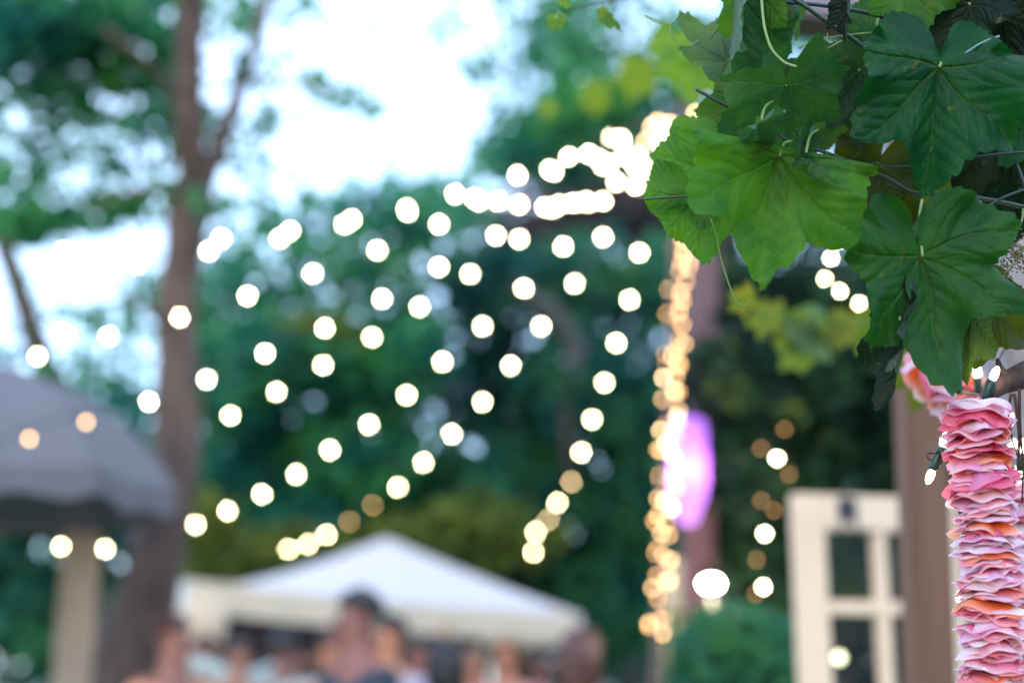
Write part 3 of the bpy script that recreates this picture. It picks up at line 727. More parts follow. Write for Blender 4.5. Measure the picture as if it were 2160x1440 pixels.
# ------------------------------------------------------------------ foreground vine
def vine_mat():
    m, t, b = nodemat('vine_leaf')
    N, L = t.nodes, t.links
    oi = N.new('ShaderNodeObjectInfo'); av = N.new('ShaderNodeAttribute'); av.attribute_name = 'vein'
    tc = N.new('ShaderNodeTexCoord')
    n1 = N.new('ShaderNodeTexNoise'); n1.inputs['Scale'].default_value = 28; n1.inputs['Detail'].default_value = 5
    n2 = N.new('ShaderNodeTexVoronoi'); n2.feature = 'DISTANCE_TO_EDGE'; n2.inputs['Scale'].default_value = 260
    L.new(tc.outputs['Object'], n1.inputs['Vector']); L.new(tc.outputs['Object'], n2.inputs['Vector'])
    # blotches of lighter, yellower green, strengthened in place of backlight glow
    hs = N.new('ShaderNodeMix'); hs.data_type = 'RGBA'; hs.blend_type = 'MULTIPLY'; hs.inputs['Factor'].default_value = 1
    r1 = N.new('ShaderNodeValToRGB'); r1.color_ramp.elements[0].position = .35; r1.color_ramp.elements[1].position = .7
    r1.color_ramp.elements[0].color = (.60, .76, .85, 1); r1.color_ramp.elements[1].color = (1.75, 1.3, .7, 1)
    L.new(n1.outputs['Fac'], r1.inputs['Fac']); L.new(oi.outputs['Color'], hs.inputs['A']); L.new(r1.outputs[0], hs.inputs['B'])
    vm = N.new('ShaderNodeMix'); vm.data_type = 'RGBA'; vm.inputs['B'].default_value = (.20, .27, .07, 1)
    vf = N.new('ShaderNodeMath'); vf.operation = 'MULTIPLY'; vf.inputs[1].default_value = .30
    L.new(av.outputs['Fac'], vf.inputs[0]); L.new(vf.outputs[0], vm.inputs['Factor']); 
    n3 = N.new('ShaderNodeTexNoise'); n3.inputs['Scale'].default_value = 75; n3.inputs['Detail'].default_value = 3; L.new(tc.outputs['Object'], n3.inputs['Vector'])
    r3 = N.new('ShaderNodeValToRGB'); r3.color_ramp.elements[0].position = .66; r3.color_ramp.elements[1].position = .74; L.new(n3.outputs['Fac'], r3.inputs['Fac'])
    sp = N.new('ShaderNodeMix'); sp.data_type = 'RGBA'; sp.inputs['B'].default_value = (.09, .10, .02, 1)
    L.new(r3.outputs[0], sp.inputs['Factor']); L.new(hs.outputs['Result'], sp.inputs['A']); L.new(sp.outputs['Result'], vm.inputs['A'])
    # paler, greyer underside
    ge = N.new('ShaderNodeNewGeometry')
    un = N.new('ShaderNodeMix'); un.data_type = 'RGBA'; un.inputs['B'].default_value = (.16, .22, .17, 1)
    uf = N.new('ShaderNodeMath'); uf.operation = 'MULTIPLY'; uf.inputs[1].default_value = .45
    L.new(ge.outputs['Backfacing'], uf.inputs[0]); L.new(uf.outputs[0], un.inputs['Factor']); L.new(vm.outputs['Result'], un.inputs['A'])
    L.new(un.outputs['Result'], b.inputs['Base Color'])
    b.inputs['Roughness'].default_value = .5; b.inputs['Specular IOR Level'].default_value = .22
    bp = N.new('ShaderNodeBump'); bp.inputs['Strength'].default_value = .35; bp.inputs['Distance'].default_value = .0015
    L.new(n2.outputs['Distance'], bp.inputs['Height'])
    rv = N.new('ShaderNodeMapRange'); rv.inputs['From Max'].default_value = .12; rv.inputs['To Min'].default_value = 1.28; rv.inputs['To Max'].default_value = 1.0
    L.new(n2.outputs['Distance'], rv.inputs['Value'])
    rm = N.new('ShaderNodeVectorMath'); rm.operation = 'SCALE'; L.new(un.outputs['Result'], rm.inputs[0]); L.new(rv.outputs['Result'], rm.inputs['Scale'])
    L.new(rm.outputs[0], b.inputs['Base Color'])
    bp2 = N.new('ShaderNodeBump'); bp2.inputs['Strength'].default_value = .6; bp2.inputs['Distance'].default_value = .002; bp2.invert = True
    L.new(av.outputs['Fac'], bp2.inputs['Height']); L.new(bp.outputs[0], bp2.inputs['Normal']); L.new(bp2.outputs[0], b.inputs['Normal'])
    tr = N.new('ShaderNodeBsdfTranslucent')
    tm = N.new('ShaderNodeMix'); tm.data_type = 'RGBA'; tm.blend_type = 'MULTIPLY'; tm.inputs['Factor'].default_value = 1; tm.inputs['B'].default_value = (2.2, 1.9, .6, 1)
    L.new(hs.outputs['Result'], tm.inputs['A']); L.new(tm.outputs['Result'], tr.inputs['Color'])
    ms = N.new('ShaderNodeMixShader'); ms.inputs['Fac'].default_value = .45
    L.new(b.outputs[0], ms.inputs[1]); L.new(tr.outputs[0], ms.inputs[2]); L.new(ms.outputs[0], N['Material Output'].inputs['Surface'])
    return m
M_vine = vine_mat()

OUT = [(0, 1.0), (14, .80), (24, .66), (36, .76), (47, .90), (60, .74), (75, .60), (88, .66), (102, .74), (118, .64), (135, .60), (150, .58), (163, .48), (172, .27), (180, .10)]
OA = np.radians([o[0] for o in OUT]); ORR = np.array([o[1] for o in OUT])
VA = np.radians([0, 47, -47, 102, -102]); VL = [1.0, .9, .9, .74, .74]

def leaf_mesh(size, fold=.2, curl=.3, wave=.05, width=1.0, seed=0, sinus=1.0, nr=34, ns=240, side=0.0, base=15):
    r = np.random.default_rng(seed)
    th = np.linspace(-PI, PI, ns, endpoint=False)
    av = np.abs(th)
    fine = np.interp(av, OA, ORR)
    # smooth the polyline, deepen or close the sinuses
    k = np.hanning(9); k /= k.sum(); fine = np.convolve(np.r_[fine[-4:], fine, fine[:4]], k, 'valid')
    mean = .74; fine = np.where(av < 2.5, mean + (fine-mean)*sinus, fine)
    ph = r.random()*6
    fine = fine*(1+.07*np.sin(2*th+ph*1.7)+.06*np.sin(3*th+ph)+.04*np.sin(5*th+ph*.6)+.03*np.sin(7*th+ph*2))
    teeth = 50; tt = (th/(2*PI)*teeth + .25*np.sin(th*5+ph)) % 1
    tooth = np.where(tt < .7, tt/.7, (1-tt)/.3)
    fine = fine*(1 + .062*(tooth-.5)*np.clip((2.9-av)/.4, 0, 1)*(.7+.5*np.sin(th*9+ph)))
    t = np.linspace(0, 1, nr+1)[1:]**.85
    T, TH = np.meshgrid(t, th, indexing='ij')
    Rr = T*fine[None, :]
    X = Rr*np.sin(TH)*width; Y = Rr*np.cos(TH)
    # veins
    THv = TH + .10*np.sin(Rr*4.5+ph) - .07*np.sin(Rr*3+ph*2)*np.sign(TH)
    D_ = THv[..., None]-VA; D_ = (D_+PI) % (2*PI)-PI
    near = np.argmin(np.abs(D_), -1); dd = np.take_along_axis(D_, near[..., None], -1)[..., 0]
    s_ = Rr*np.cos(dd); d_ = np.abs(Rr*np.sin(dd)); sg = np.sign(dd)
    main = np.exp(-(d_/(.0095*(1.15-np.clip(s_, 0, 1))))**2)
    q = (s_ - 1.05*d_ - .03*sg)/.135; fr = np.abs(q-np.round(q))*.135
    sec = np.exp(-(fr/.007)**2)*.38*np.clip(1-d_*2.2, 0, 1)*(q > .5)
    q2 = (s_ + .9*d_)/.05; fr2 = np.abs(q2-np.round(q2))*.05
    ter = np.exp(-(fr2/.004)**2)*.06
    vein = np.clip(np.maximum(np.maximum(main*(1-.65*s_), sec), ter), 0, 1)
    Z = .004*np.clip(fr/.067, 0, 1)*(1-main)*np.clip(s_*3, 0, 1) - .007*main - .002*sec
    Z += .030*np.sin(X*6+ph)*np.cos(Y*5+ph*1.3)*T + .012*np.sin(X*15+ph*2)*np.sin(Y*13+ph)*T + .17*np.minimum(np.abs(dd), .42)*s_*(1-.4*T) + .008*np.abs(np.sin(q*PI))*(1-main)*np.clip(s_*3, 0, 1)
    Z += fold*np.abs(X)*(1-.35*np.abs(X)) - fold*.12
    Z += wave*np.sin(TH*7+ph)*T**3 + wave*.6*np.sin(TH*13+ph*2)*T**5
    Z += side*X*np.abs(X)
    # lateral edge roll
    Z -= .22*np.clip(np.abs(X)-.5, 0, 1)**1.5
    # basal lobes fold back from the petiole
    ba = np.radians(base)*np.clip(-Y/.2, 0, 1); Z = Z - np.clip(-Y, 0, 9)*np.sin(ba); Y = np.where(Y < 0, Y*np.cos(ba), Y)
    # bend along the midrib
    if abs(curl) > 1e-3:
        ang = Y*curl; Rc = 1/curl
        Yn = (Rc - Z)*np.sin(ang); Zn = Rc-(Rc-Z)*np.cos(ang); Y, Z = Yn, Zn
    V = np.stack([X, Y, Z], -1).reshape(-1, 3)*size
    V = np.vstack([[[0, 0, 0]], V])
    vv = np.r_[1.0, vein.ravel()]
    F = [(0, 1+(k+1) % ns, 1+k) for k in range(ns)]
    i = np.arange(nr-1)[:, None]; kk = np.arange(ns)[None, :]; k2 = (kk+1) % ns
    a = 1+i*ns+kk; b = 1+i*ns+k2; c = 1+(i+1)*ns+k2; d = 1+(i+1)*ns+kk
    Q = np.stack([a, b, c, d], -1).reshape(-1, 4)
    me = bpy.data.meshes.new('leaf')
    nv, nq, ntr = len(V), len(Q), len(F)
    me.vertices.add(nv); me.vertices.foreach_set('co', V.astype(np.float32).ravel())
    li = np.r_[np.array(F).ravel(), Q.ravel()].astype(np.int32)
    me.loops.add(len(li)); me.loops.foreach_set('vertex_index', li)
    me.polygons.add(ntr+nq)
    me.polygons.foreach_set('loop_start', np.r_[np.arange(ntr)*3, ntr*3+np.arange(nq)*4].astype(np.int32))
    me.update(calc_edges=True)
    me.attributes.new('vein', 'FLOAT', 'POINT').data.foreach_set('value', vv.astype(np.float32))
    me.materials.append(M_vine); me.shade_smooth()
    return me

vine = empty('grape_vine', at(2180, 850, 1.35), 'grape vine with large lobed green leaves hanging in the upper right', 'vine')
M_shoot = simple('vine_shoot', (.035, .07, .03), .45, 60, .3, .2)
M_shoot_dark = simple('vine_shoot_dark', (.015, .035, .025), .45, 60, .3, .2)
M_tendril = simple('tendril', (.16, .26, .07), .45)
M_vinewood = simple('vine_wood', (.035, .018, .014), .85, 60, .5, .9, stretch=(1, 1, .3))

def vleaf(J, T, D, pitch=0, roll=0, col=(.04, .12, .03), petiole=None, detail=1, pr=.0014, name='leaf', **kw):
    """J junction pixel, T tip pixel, pitch: tip away from the camera (deg), roll about the midrib (deg)"""
    pj = at(*J, D)
    if petiole is None and detail: petiole = (J[0]+26, J[1]-48, D+.045)
    dx_, dy_ = T[0]-J[0], -(T[1]-J[1])
    ln = math.hypot(dx_, dy_)*PXM*D
    pr_ = math.radians(pitch)
    size = ln/max(.25, math.cos(pr_))
    c2 = RIGHT*(dx_/math.hypot(dx_, dy_)) + UP*(dy_/math.hypot(dx_, dy_))
    y = c2*math.cos(pr_) + FWD*math.sin(pr_)
    zc = -FWD*math.cos(pr_) + c2*math.sin(pr_)
    x = y.cross(zc)
    M = Matrix((x, y, zc)).transposed() @ Matrix.Rotation(math.radians(roll), 3, 'Y')
    kw.setdefault('seed', int(J[0]*7+J[1]))
    if not detail: kw['nr'] = 14; kw['ns'] = 120
    me = leaf_mesh(size, **kw)
    o = bpy.data.objects.new(name, me); COL.objects.link(o); o.parent = vine
    o.location = pj - vine.location; o.rotation_mode = 'QUATERNION'; o.rotation_quaternion = M.to_quaternion()
    o.color = (*col, 1)
    if petiole:
        pe = at(*petiole[:2], petiole[2] if len(petiole) > 2 else D+.02)
        mid = (pj+pe)/2 + FWD*.008 + Vector((0, 0, .006))
        V, F = tube_geo(smooth_path([pj, mid, pe], 9), pr, 6)
        Mi = (Matrix.Translation(pj) @ M.to_4x4()).inverted()
        p = bpy.data.objects.new('petiole', mesh('petiole', [Mi @ v for v in V], F)); COL.objects.link(p); p.parent = o; p.data.materials.append(M_tendril if petiole[-1] != 'd' else M_shoot)
    return o

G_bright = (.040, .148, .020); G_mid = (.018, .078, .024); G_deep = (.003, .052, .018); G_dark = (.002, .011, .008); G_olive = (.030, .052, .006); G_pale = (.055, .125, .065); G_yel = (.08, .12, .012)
# the largest, in focus
vleaf((1645, 330), (1592, 604), 1.28, 8, -12, G_bright, (1672, 298), fold=.5, curl=.3, wave=.08, sinus=1.05, width=1.06, side=.08, base=82)
vleaf((1982, 141), (1952, 424), 1.27, 6, 8, G_deep, (2016, 115), fold=.5, curl=.35, wave=.09, width=.90, sinus=.85, base=45)
vleaf((1946, 541), (1990, 806), 1.25, 4, -6, (.010, .064, .016), (1945, 420), fold=.5, curl=.28, wave=.09, width=1.0, sinus=1.0, base=10)
vleaf((1898, 676), (1884, 852), 1.24, 10, 74, G_dark, (1915, 600), fold=.9, curl=.2, width=.6)
# left fringe
vleaf((1492, 350), (1376, 452), 1.36, 15, 18, G_bright, (1560, 330), fold=.2, curl=.45, sinus=1.1)
vleaf((1462, 412), (1492, 566), 1.35, 5, 10, G_bright, (1510, 405), fold=.22, curl=.2, sinus=.6, width=.85)
vleaf((1604, 262), (1616, 302), 1.25, 72, -8, (.022, .085, .055), None, fold=.15, curl=.5, width=.6, base=0)
vleaf((1700, 322), (1752, 276), 1.26, 72, 10, G_mid, None, fold=.5, curl=.5, width=.35)
vleaf((1657, 182), (1668, 300), 1.285, 50, -4, (.016, .072, .034), (1690, 140), fold=.1, curl=.25, wave=.06, width=1.05, sinus=1.1)
vleaf((1640, 192), (1606, 96), 1.36, 30, 14, (.014, .066, .02), None, fold=.2, curl=.2, width=.95)
vleaf((1690, 190), (1738, 126), 1.37, 35, -10, (.012, .06, .02), None, fold=.15, curl=.3, width=.9)
vleaf((1745, 180), (1768, 112), 1.42, 30, 10, G_bright, None, fold=.2, curl=.6, width=1.0)
vleaf((1572, -20), (1548, 206), 1.34, 10, -58, (.014, .075, .028), (1580, -60), fold=.75, curl=.15, width=.9, sinus=.8)
vleaf((1592, -14), (1600, 120), 1.36, 12, 20, (.04, .13, .02), None, fold=.4, curl=.2, width=.85, sinus=.8)
vleaf((1536, 128), (1440, 46), 1.42, 30, 24, G_pale, (1560, 150), fold=.25, curl=.4, width=.75, sinus=1.2)
vleaf((1535, 120), (1530, 40), 1.43, 40, -30, G_pale, None, fold=.3, curl=.4, width=.7)
vleaf((1622, 0), (1664, 84), 1.38, 10, 48, (.05, .11, .09), (1640, -30), fold=.7, curl=.2, width=.9, sinus=.6)
vleaf((1660, -8), (1682, 80), 1.4, 8, -55, (.03, .09, .04), None, fold=.6, curl=.1, width=.7)
vleaf((1786, 0), (1784, 88), 1.30, 6, 65, G_dark, (1790, -20), fold=.9, curl=.1, width=.6)
vleaf((1925, -70), (1932, 84), 1.33, 8, -10, (.026, .10, .016), None, fold=.2, curl=.2, width=1.0, sinus=.7)
vleaf((1555, 210), (1500, 300), 1.38, 20, 10, (.03, .09, .02), None, fold=.2, curl=.3, width=.8)
vleaf((1560, 250), (1500, 330), 1.40, 20, 40, G_mid, None, fold=.2, curl=.3, width=.8)
# leaves filling in behind the big ones
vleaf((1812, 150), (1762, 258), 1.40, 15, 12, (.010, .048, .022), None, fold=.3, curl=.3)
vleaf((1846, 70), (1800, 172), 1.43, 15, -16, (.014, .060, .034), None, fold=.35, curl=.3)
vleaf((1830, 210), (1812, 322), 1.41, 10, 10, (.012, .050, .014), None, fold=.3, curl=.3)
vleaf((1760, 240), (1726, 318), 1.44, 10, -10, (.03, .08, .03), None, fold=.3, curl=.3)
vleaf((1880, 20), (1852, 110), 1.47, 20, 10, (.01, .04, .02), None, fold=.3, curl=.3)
# dark ones at the right, their shade put into the leaf colour
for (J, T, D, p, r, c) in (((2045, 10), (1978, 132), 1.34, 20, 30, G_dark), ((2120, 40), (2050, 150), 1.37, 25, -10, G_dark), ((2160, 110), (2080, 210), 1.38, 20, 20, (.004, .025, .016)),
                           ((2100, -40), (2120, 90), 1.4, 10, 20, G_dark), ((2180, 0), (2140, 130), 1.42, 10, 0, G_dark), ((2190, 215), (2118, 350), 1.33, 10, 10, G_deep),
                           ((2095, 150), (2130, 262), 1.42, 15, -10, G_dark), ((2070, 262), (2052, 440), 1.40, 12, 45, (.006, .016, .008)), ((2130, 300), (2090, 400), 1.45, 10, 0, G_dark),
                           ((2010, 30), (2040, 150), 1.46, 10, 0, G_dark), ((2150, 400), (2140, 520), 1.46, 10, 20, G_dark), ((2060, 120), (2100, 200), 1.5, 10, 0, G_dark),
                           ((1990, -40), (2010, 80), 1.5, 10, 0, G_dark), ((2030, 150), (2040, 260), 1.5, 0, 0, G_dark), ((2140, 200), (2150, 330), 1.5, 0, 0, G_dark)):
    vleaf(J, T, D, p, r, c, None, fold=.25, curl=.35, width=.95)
# olive ones lower right and behind, warm backlight put into the colour
vleaf((1850, 345), (1792, 480), 1.42, 15, 10, G_olive, (1900, 395), fold=.25, curl=.3, width=.9)
vleaf((1962, 395), (1950, 530), 1.45, 10, 35, G_yel, None, fold=.3, curl=.2, width=.7)
vleaf((1860, 372), (1830, 520), 1.44, 8, 0, G_olive, None, fold=.2, curl=.2)
vleaf((2070, 630), (2062, 782), 1.33, 10, 15, (.035, .06, .012), (2110, 560), fold=.3, curl=.3, width=.9, sinus=1.2)
vleaf((2080, 650), (2146, 740), 1.35, 20, -10, (.03, .07, .02), None, fold=.3, curl=.4, width=.8, sinus=1.2)
vleaf((2046, 650), (2040, 812), 1.3, 5, 50, (.03, .07, .02), None, fold=.5, curl=.2, width=.7, sinus=1.2)
vleaf((1975, 640), (1992, 770), 1.34, 5, 60, G_olive, None, fold=.4, curl=.2, width=.8)
vleaf((1640, 480), (1612, 600), 1.42, 5, 10, G_bright, None, fold=.3, curl=.2, width=.6)
# further out of focus
for (J, T, D, c) in (((1930, 700), (1905, 800), 1.75, G_yel), ((1960, 760), (1925, 868), 1.8, G_yel), ((1870, 690), (1860, 800), 1.9, (.07, .13, .03)), ((1345, 150), (1320, 215), 4, (.11, .19, .03)), ((1255, 195), (1248, 245), 4.2, (.11, .19, .03)),
                     ((1430, 100), (1440, 200), 2.3, (.09, .2, .04)), ((1480, 130), (1450, 215), 2.1, (.09, .2, .04)), ((1155, 225), (1150, 255), 3.0, (.12, .2, .05)), ((1565, 625), (1568, 670), 2.2, (.14, .17, .03)),
                     ((1620, 660), (1600, 715), 2.8, (0.105, 0.153, 0.045)), ((1690, 690), (1650, 745), 2.8, (0.084, 0.153, 0.068)), ((1700, 690), (1740, 760), 2.8, (0.084, 0.166, 0.090)), ((1680, 720), (1695, 800), 2.8, (0.098, 0.165, 0.045)), ((1785, 680), (1760, 740), 2.8, (0.105, 0.140, 0.045))):
    vleaf(J, T, D, 15, 10*((J[0] % 5)-2), c, None, 0, fold=.25, curl=.3)
# tiny young leaves, upper centre
vleaf((1172, 44), (1169, 72), 1.5, 10, 10, (.08, .18, .04), (1180, 26, 1.5), 0, fold=.3, curl=.3, pr=.0008)
vleaf((1282, 32), (1318, 66), 1.5, 10, 60, (.07, .15, .06), (1292, 6, 1.5), 0, fold=.7, curl=.3, width=.6, pr=.0008)
vleaf((1190, 6), (1196, -14), 1.5, 10, 10, (.09, .2, .04), None, 0, fold=.3, curl=.3)

def vine_line(name, pts, r, mat, D=1.3, n=None, seg=7):
    c = [at(p[0], p[1], p[2] if len(p) > 2 else D) for p in pts]
    n = n or max(12, len(c)*5)
    rr = r if not isinstance(r, tuple) else list(np.linspace(r[0], r[1], n))
    return tube(name, smooth_path(c, n), rr, mat, vine, seg)
vine_line('shoot', [(1468, 189), (1550, 232), (1610, 262), (1670, 300), (1730, 318), (1815, 352), (1878, 380), (1925, 406), (1990, 410), (2080, 420), (2175, 440)], (.0016, .0022), M_shoot_dark, 1.31)
vine_line('shoot', [(1590, 0), (1640, 4), (1720, 10), (1800, 22), (1860, 36), (1900, 60), (1960, 110), (2040, 180), (2120, 300), (2175, 430)], (.0019, .0024), M_shoot_dark, 1.36)
vine_line('shoot', [(1660, -10), (1690, 8), (1750, 50), (1812, 92), (1880, 150), (1950, 260)], .0021, M_shoot_dark, 1.34)
vine_line('shoot', [(1349, 421), (1400, 417), (1462, 412), (1520, 404), (1600, 370), (1650, 340)], (.0011, .0014), M_shoot, 1.33)
vine_line('shoot', [(1990, 346), (2050, 333), (2110, 325), (2180, 320)], .0013, M_shoot_dark, 1.3)
vine_line('shoot', [(2083, 436), (2120, 415), (2175, 395)], .0013, M_shoot_dark, 1.28)
vine_line('shoot', [(2036, 113), (2070, 92), (2108, 77)], .0013, simple('waxy_stem', (.08, .18, .16), .3), 1.27)
vine_line('shoot', [(1560, 0), (1535, 30), (1515, 58), (1500, 80)], .0008, M_shoot, 1.38)
vine_line('shoot', [(1840, 344), (1880, 352), (1940, 350)], .001, M_shoot_dark, 1.34)
vine_line('shoot', [(1690, 320), (1690, 300), (1688, 290)], .0014, M_shoot_dark, 1.3)
vine_line('tendril', [(1359, 34), (1385, 47), (1412, 51), (1428, 38), (1436, 18)], .0006, M_tendril, 1.4)
vine_line('tendril', [(1414, 50), (1417, 72), (1433, 93), (1455, 96), (1475, 84)], .0006, M_tendril, 1.4)
vine_line('tendril', [(1606, -10), (1610, 40), (1617, 75), (1630, 107), (1655, 132), (1680, 141)], .0012, simple('pale_tendril', (.22, .33, .10), .4), 1.26)
vine_line('tendril', [(1500, 462), (1512, 500), (1521, 545), (1538, 600), (1553, 636), (1570, 644), (1578, 640)], .0008, M_tendril, 1.33)
vine_line('tendril', [(1686, 102), (1715, 86), (1750, 80), (1800, 73), (1838, 70)], .0009, M_tendril, 1.35)
vine_line('tendril', [(1776, 86), (1750, 100), (1722, 114), (1713, 110), (1716, 102)], .0007, M_tendril, 1.33)
vine_line('tendril', [(1745, 70), (1744, 90), (1738, 105), (1722, 120), (1722, 130)], .0006, M_tendril, 1.33)
vine_line('tendril', [(2100, 478), (2128, 492), (2145, 484), (2156, 462), (2158, 440)], .0009, M_tendril, 1.3)
vine_line('shoot', [(1186, 24), (1207, 18), (1250, 8), (1292, 2), (1370, -20), (1480, -50)], (.0008, .0012), M_shoot, 1.5)
for e in ((1168, 15), (1195, 50), (1203, 46), (1178, 36)):
    vine_line('tendril', [(1183, 27), ((1183+e[0])/2+2, (27+e[1])/2), e], .0005, M_tendril, 1.5, 8, 5)
vine_line('tendril', [(1200, 17), (1196, 10), (1192, 4)], .0006, M_tendril, 1.5, 8, 5)
vine_line('tendril', [(1360, 34), (1390, 44), (1420, 52)], .0006, M_tendril, 1.42)
# old wood and its hanging shreds
vine_line('old_wood', [(2082, 836, 1.3), (2110, 812, 1.31), (2150, 795, 1.32), (2200, 770, 1.34), (2260, 700, 1.36)], (.007, .017), M_vinewood, 1.3, 24, 12)
vine_line('old_wood', [(2104, 758, 1.32), (2112, 780, 1.31), (2128, 800, 1.31)], (.002, .005), M_vinewood)
for i, pts in enumerate(([(2140, 830), (2146, 880), (2150, 940), (2145, 1000), (2132, 1040)], [(2150, 820), (2152, 900), (2158, 980), (2156, 1060)], [(2133, 830), (2128, 870), (2136, 930), (2150, 970)])):
    vine_line('bark_shred', pts, (.0016, .0007), M_vinewood, 1.3)
# flower buds
bud = ico_mesh('bud', .0011, 1)
bv, bf = [], []
rb_ = random.Random(4)
for i in range(330):
    a = rb_.random(); cx_ = 2165 - 60*a; cy_ = 520 + 78*a**1.5 + 20*math.sin(a*9)
    p = at(cx_ + rb_.gauss(0, 10), cy_ + rb_.gauss(0, 16)*(1.2-a*.5), 1.32 + rb_.gauss(0, .008))
    o = len(bv); bv += [p + v.co*(.6+rb_.random()*.7) for v in bud.vertices]; bf += [tuple(o+j for j in f.vertices) for f in bud.polygons]
fb = link('flower_buds', mesh('flower_buds', bv, bf), vine, simple('buds', (.16, .13, .05), .7)); fb['kind'] = 'stuff'
vine_line('bud_stalk', [(2175, 500), (2150, 540), (2125, 575), (2108, 592)], .0008, M_tendril, 1.32)

# ------------------------------------------------------------------ petal garlands
def petal_mat():
    m, t, b = nodemat('petal_fabric'); N, L = t.nodes, t.links
    a = N.new('ShaderNodeAttribute'); a.attribute_name = 'petal'
    tc = N.new('ShaderNodeTexCoord'); n = N.new('ShaderNodeTexNoise'); n.inputs['Scale'].default_value = 220; n.inputs['Detail'].default_value = 3
    L.new(tc.outputs['Object'], n.inputs['Vector'])
    bp = N.new('ShaderNodeBump'); bp.inputs['Strength'].default_value = .25; bp.inputs['Distance'].default_value = .001
    L.new(n.outputs['Fac'], bp.inputs['Height']); L.new(bp.outputs[0], b.inputs['Normal'])
    L.new(a.outputs['Color'], b.inputs['Base Color']); b.inputs['Roughness'].default_value = .75
    tr = N.new('ShaderNodeBsdfTranslucent'); L.new(a.outputs['Color'], tr.inputs['Color'])
    ms = N.new('ShaderNodeMixShader'); ms.inputs['Fac'].default_value = .35
    L.new(b.outputs[0], ms.inputs[1]); L.new(tr.outputs[0], ms.inputs[2]); L.new(ms.outputs[0], N['Material Output'].inputs['Surface'])
    ms.inputs['Fac'].default_value = .5
    return m
M_petal = petal_mat()
PAL = np.array([(.95, .88, .92), (.92, .26, .36), (.74, .045, .18), (.95, .17, .015), (.92, .42, .16), (.80, .32, .58), (.93, .50, .46)])

def petal_mesh(R, seed, cols, full=True):
    r = np.random.default_rng(seed)
    ns, nr = (64, 7) if full else (32, 4)
    th = np.linspace(0, 2*PI, ns, endpoint=False)
    p1, p2, p3 = r.random(3)*6
    lob = 1 + .11*np.sin(th*int(r.integers(3, 6))+p1) + .04*np.sin(th*8+p2) + .012*np.sin(th*19+p3)
    up = r.uniform(-.52, -.12)
    V = [(0, 0, 0)]; C = [PAL[cols[0]]]
    amp = R*r.uniform(.05, .11)
    for i in range(1, nr+1):
        t = i/nr
        for k, a in enumerate(th):
            rr = R*t*lob[k]
            z = amp*(np.sin(a*3+p2)*t**1.5 + .6*np.sin(a*5+p1)*t**2.5 + .34*np.sin(a*9+p3)*t**4) + R*up*t**3.5
            V.append((rr*math.cos(a), rr*math.sin(a), z))
            f = .5+.5*math.sin(a*2+p3+t*2)
            inner = PAL[cols[0]]*(1-f) + PAL[cols[1]]*f
            e = max(0, min(1, (t-.80)/.20))*(.25+.6*(.5+.5*math.sin(a*3+p1)))
            C.append(inner*(1-e) + PAL[cols[2]]*e)
    F = [(0, 1+k, 1+(k+1) % ns) for k in range(ns)]
    for i in range(nr-1):
        for k in range(ns):
            a = 1+i*ns+k; b = 1+i*ns+(k+1) % ns; F.append((a, a+ns, b+ns, b))
    me = mesh('petal', V, F)
    ca = me.attributes.new('petal', 'FLOAT_COLOR', 'POINT')
    ca.data.foreach_set('color', np.c_[np.array(C), np.ones(len(C))].astype(np.float32).ravel())
    me.materials.append(M_petal)
    return me

def garland(label, path, D, R, step, seed, full=True, tilt=.10):
    """path: pixel centreline (x, y)"""
    pts = smooth_path([at(x, y, D) for x, y in path], 200)
    root = empty('petal_garland', pts[0], label, 'garland', None)
    tube('thread', pts, .0008, simple('thread', (.6, .5, .5), .8), root, 5)
    rr = random.Random(seed); acc = 0; last = pts[0]; i = 0; k = 0
    bank = [(1, 2, 0), (1, 6, 0), (1, 0, 6), (0, 1, 0), (3, 1, 6), (1, 0, 0), (2, 1, 0), (2, 1, 1), (3, 4, 6), (0, 6, 0), (1, 5, 0), (4, 3, 0), (5, 1, 0), (2, 5, 1), (6, 1, 0), (3, 3, 4), (1, 2, 6), (0, 5, 0)]
    for p, q in zip(pts, pts[1:]):
        acc += (q-p).length
        while acc > step:
            acc -= step
            cols = bank[rr.randrange(len(bank))] if rr.random() > .25 else (0, 0, 5)
            o = bpy.data.objects.new('petal', petal_mesh(R*rr.uniform(.88, 1.12), seed*997+k, cols, full)); COL.objects.link(o); o.parent = root
            jit = Vector((rr.uniform(-.002, .002), rr.uniform(-.002, .002), 0))
            o.location = q - root.location + jit
            o.rotation_euler = (rr.gauss(.03, tilt), rr.gauss(0, tilt), rr.random()*6.28)
            k += 1
    return root
garland('pink white and orange ruffled petal garland in sharp focus at lower right', [(2062, 838), (2060, 900), (2068, 1000), (2080, 1100), (2088, 1200), (2090, 1300), (2097, 1440), (2104, 1560)], 1.27, .0275, .0034, 1)
garland('blurred peach and orange petal garland behind the sharp one', [(2140, 1000), (2158, 1100), (2168, 1200), (2172, 1320), (2180, 1500)], 1.46, .030, .0042, 2, False)
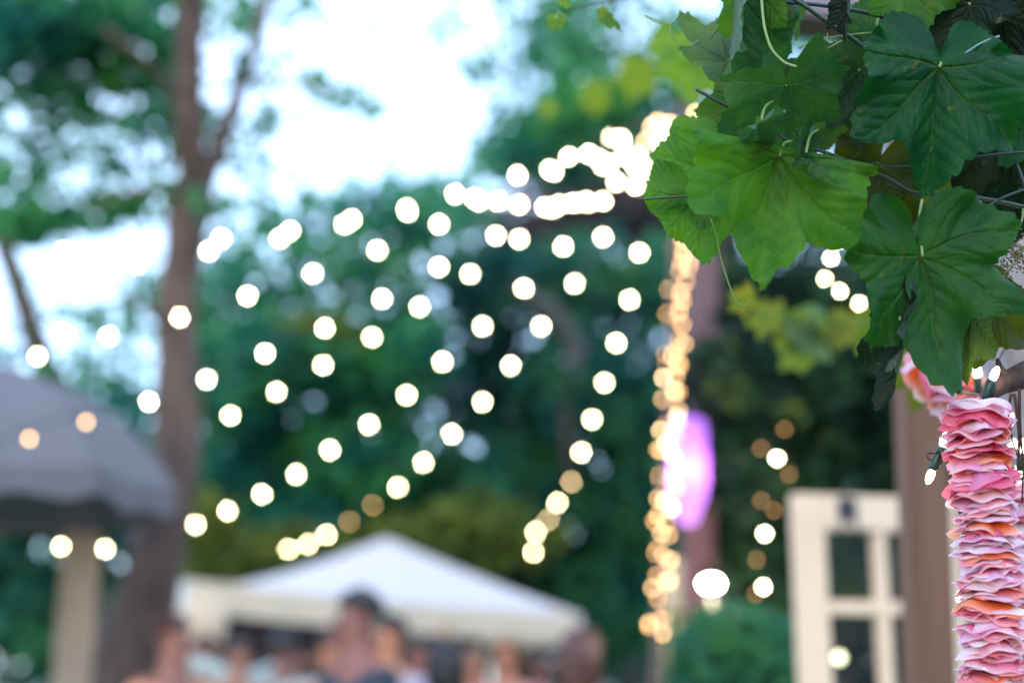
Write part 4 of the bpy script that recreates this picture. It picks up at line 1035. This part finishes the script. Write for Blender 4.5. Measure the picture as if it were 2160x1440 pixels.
garland('blurred pink petal garland hanging just under the vine leaves', [(1968, 745), (1985, 775), (2018, 812), (2040, 850)], 1.6, .036, .0050, 3, False, .8)

# mini lights by the garland
ml = empty('mini_light_string', at(2090, 815, 1.3), 'clear mini bulbs in dark green sockets beside the sharp petal garland', 'string lights')
mb_ = bmesh.new(); bmesh.ops.create_icosphere(mb_, subdivisions=3, radius=1)
for v in mb_.verts: v.co = Vector((v.co.x*.0036, v.co.y*.0036, v.co.z*.0085*(1 if v.co.z > 0 else .8) + .008))
mini = bpy.data.meshes.new('bulb'); mb_.to_mesh(mini); mb_.free(); mini.shade_smooth(); mini.materials.append(M_fire)
Vs, Fs = tube_geo([(0, 0, -.016), (0, 0, -.012), (0, 0, 0), (0, 0, .003)], [.003, .0042, .0048, .004], 10); msock = mesh('socket', Vs, Fs); msock.materials.append(M_socket)
pos = [((1986, 948), (1995, 915), 1.32, 1), ((1969, 985), (1959, 1012), 1.30, 1), ((2090, 808), (2103, 778), 1.29, 1), ((2030, 1070), (2024, 1040), 1.33, 0), ((2130, 958), (2136, 938), 1.42, 0), ((2155, 960), (2158, 928), 1.42, 0),
       ((2124, 905), (2130, 888), 1.4, 0), ((2008, 765), (2016, 735), 1.42, 0), ((2018, 800), (2012, 770), 1.5, 0), ((2062, 800), (2060, 770), 1.55, 0), ((2118, 700), (2112, 668), 1.45, 0), ((2095, 898), (2082, 895), 1.33, 0), ((2152, 1010), (2150, 990), 1.45, 0), ((2035, 1235), (2028, 1250), 1.36, 0)]
wire = []
for (a, b, D, s_) in pos:
    pa_, pb_ = at(*a, D), at(*b, D); d = (pb_-pa_).normalized()
    q = d.to_track_quat('Z', 'Y')
    for me in (msock, mini):
        o = bpy.data.objects.new(me.name.split('.')[0], me); COL.objects.link(o); o.parent = ml; o.location = pa_ - ml.location
        o.rotation_mode = 'QUATERNION'; o.rotation_quaternion = q
    wire.append(pa_ - d*.014)
wire.sort(key=lambda v: -v.z)
tube('wire', smooth_path(wire, 90), .0009, M_cord, ml, 5)
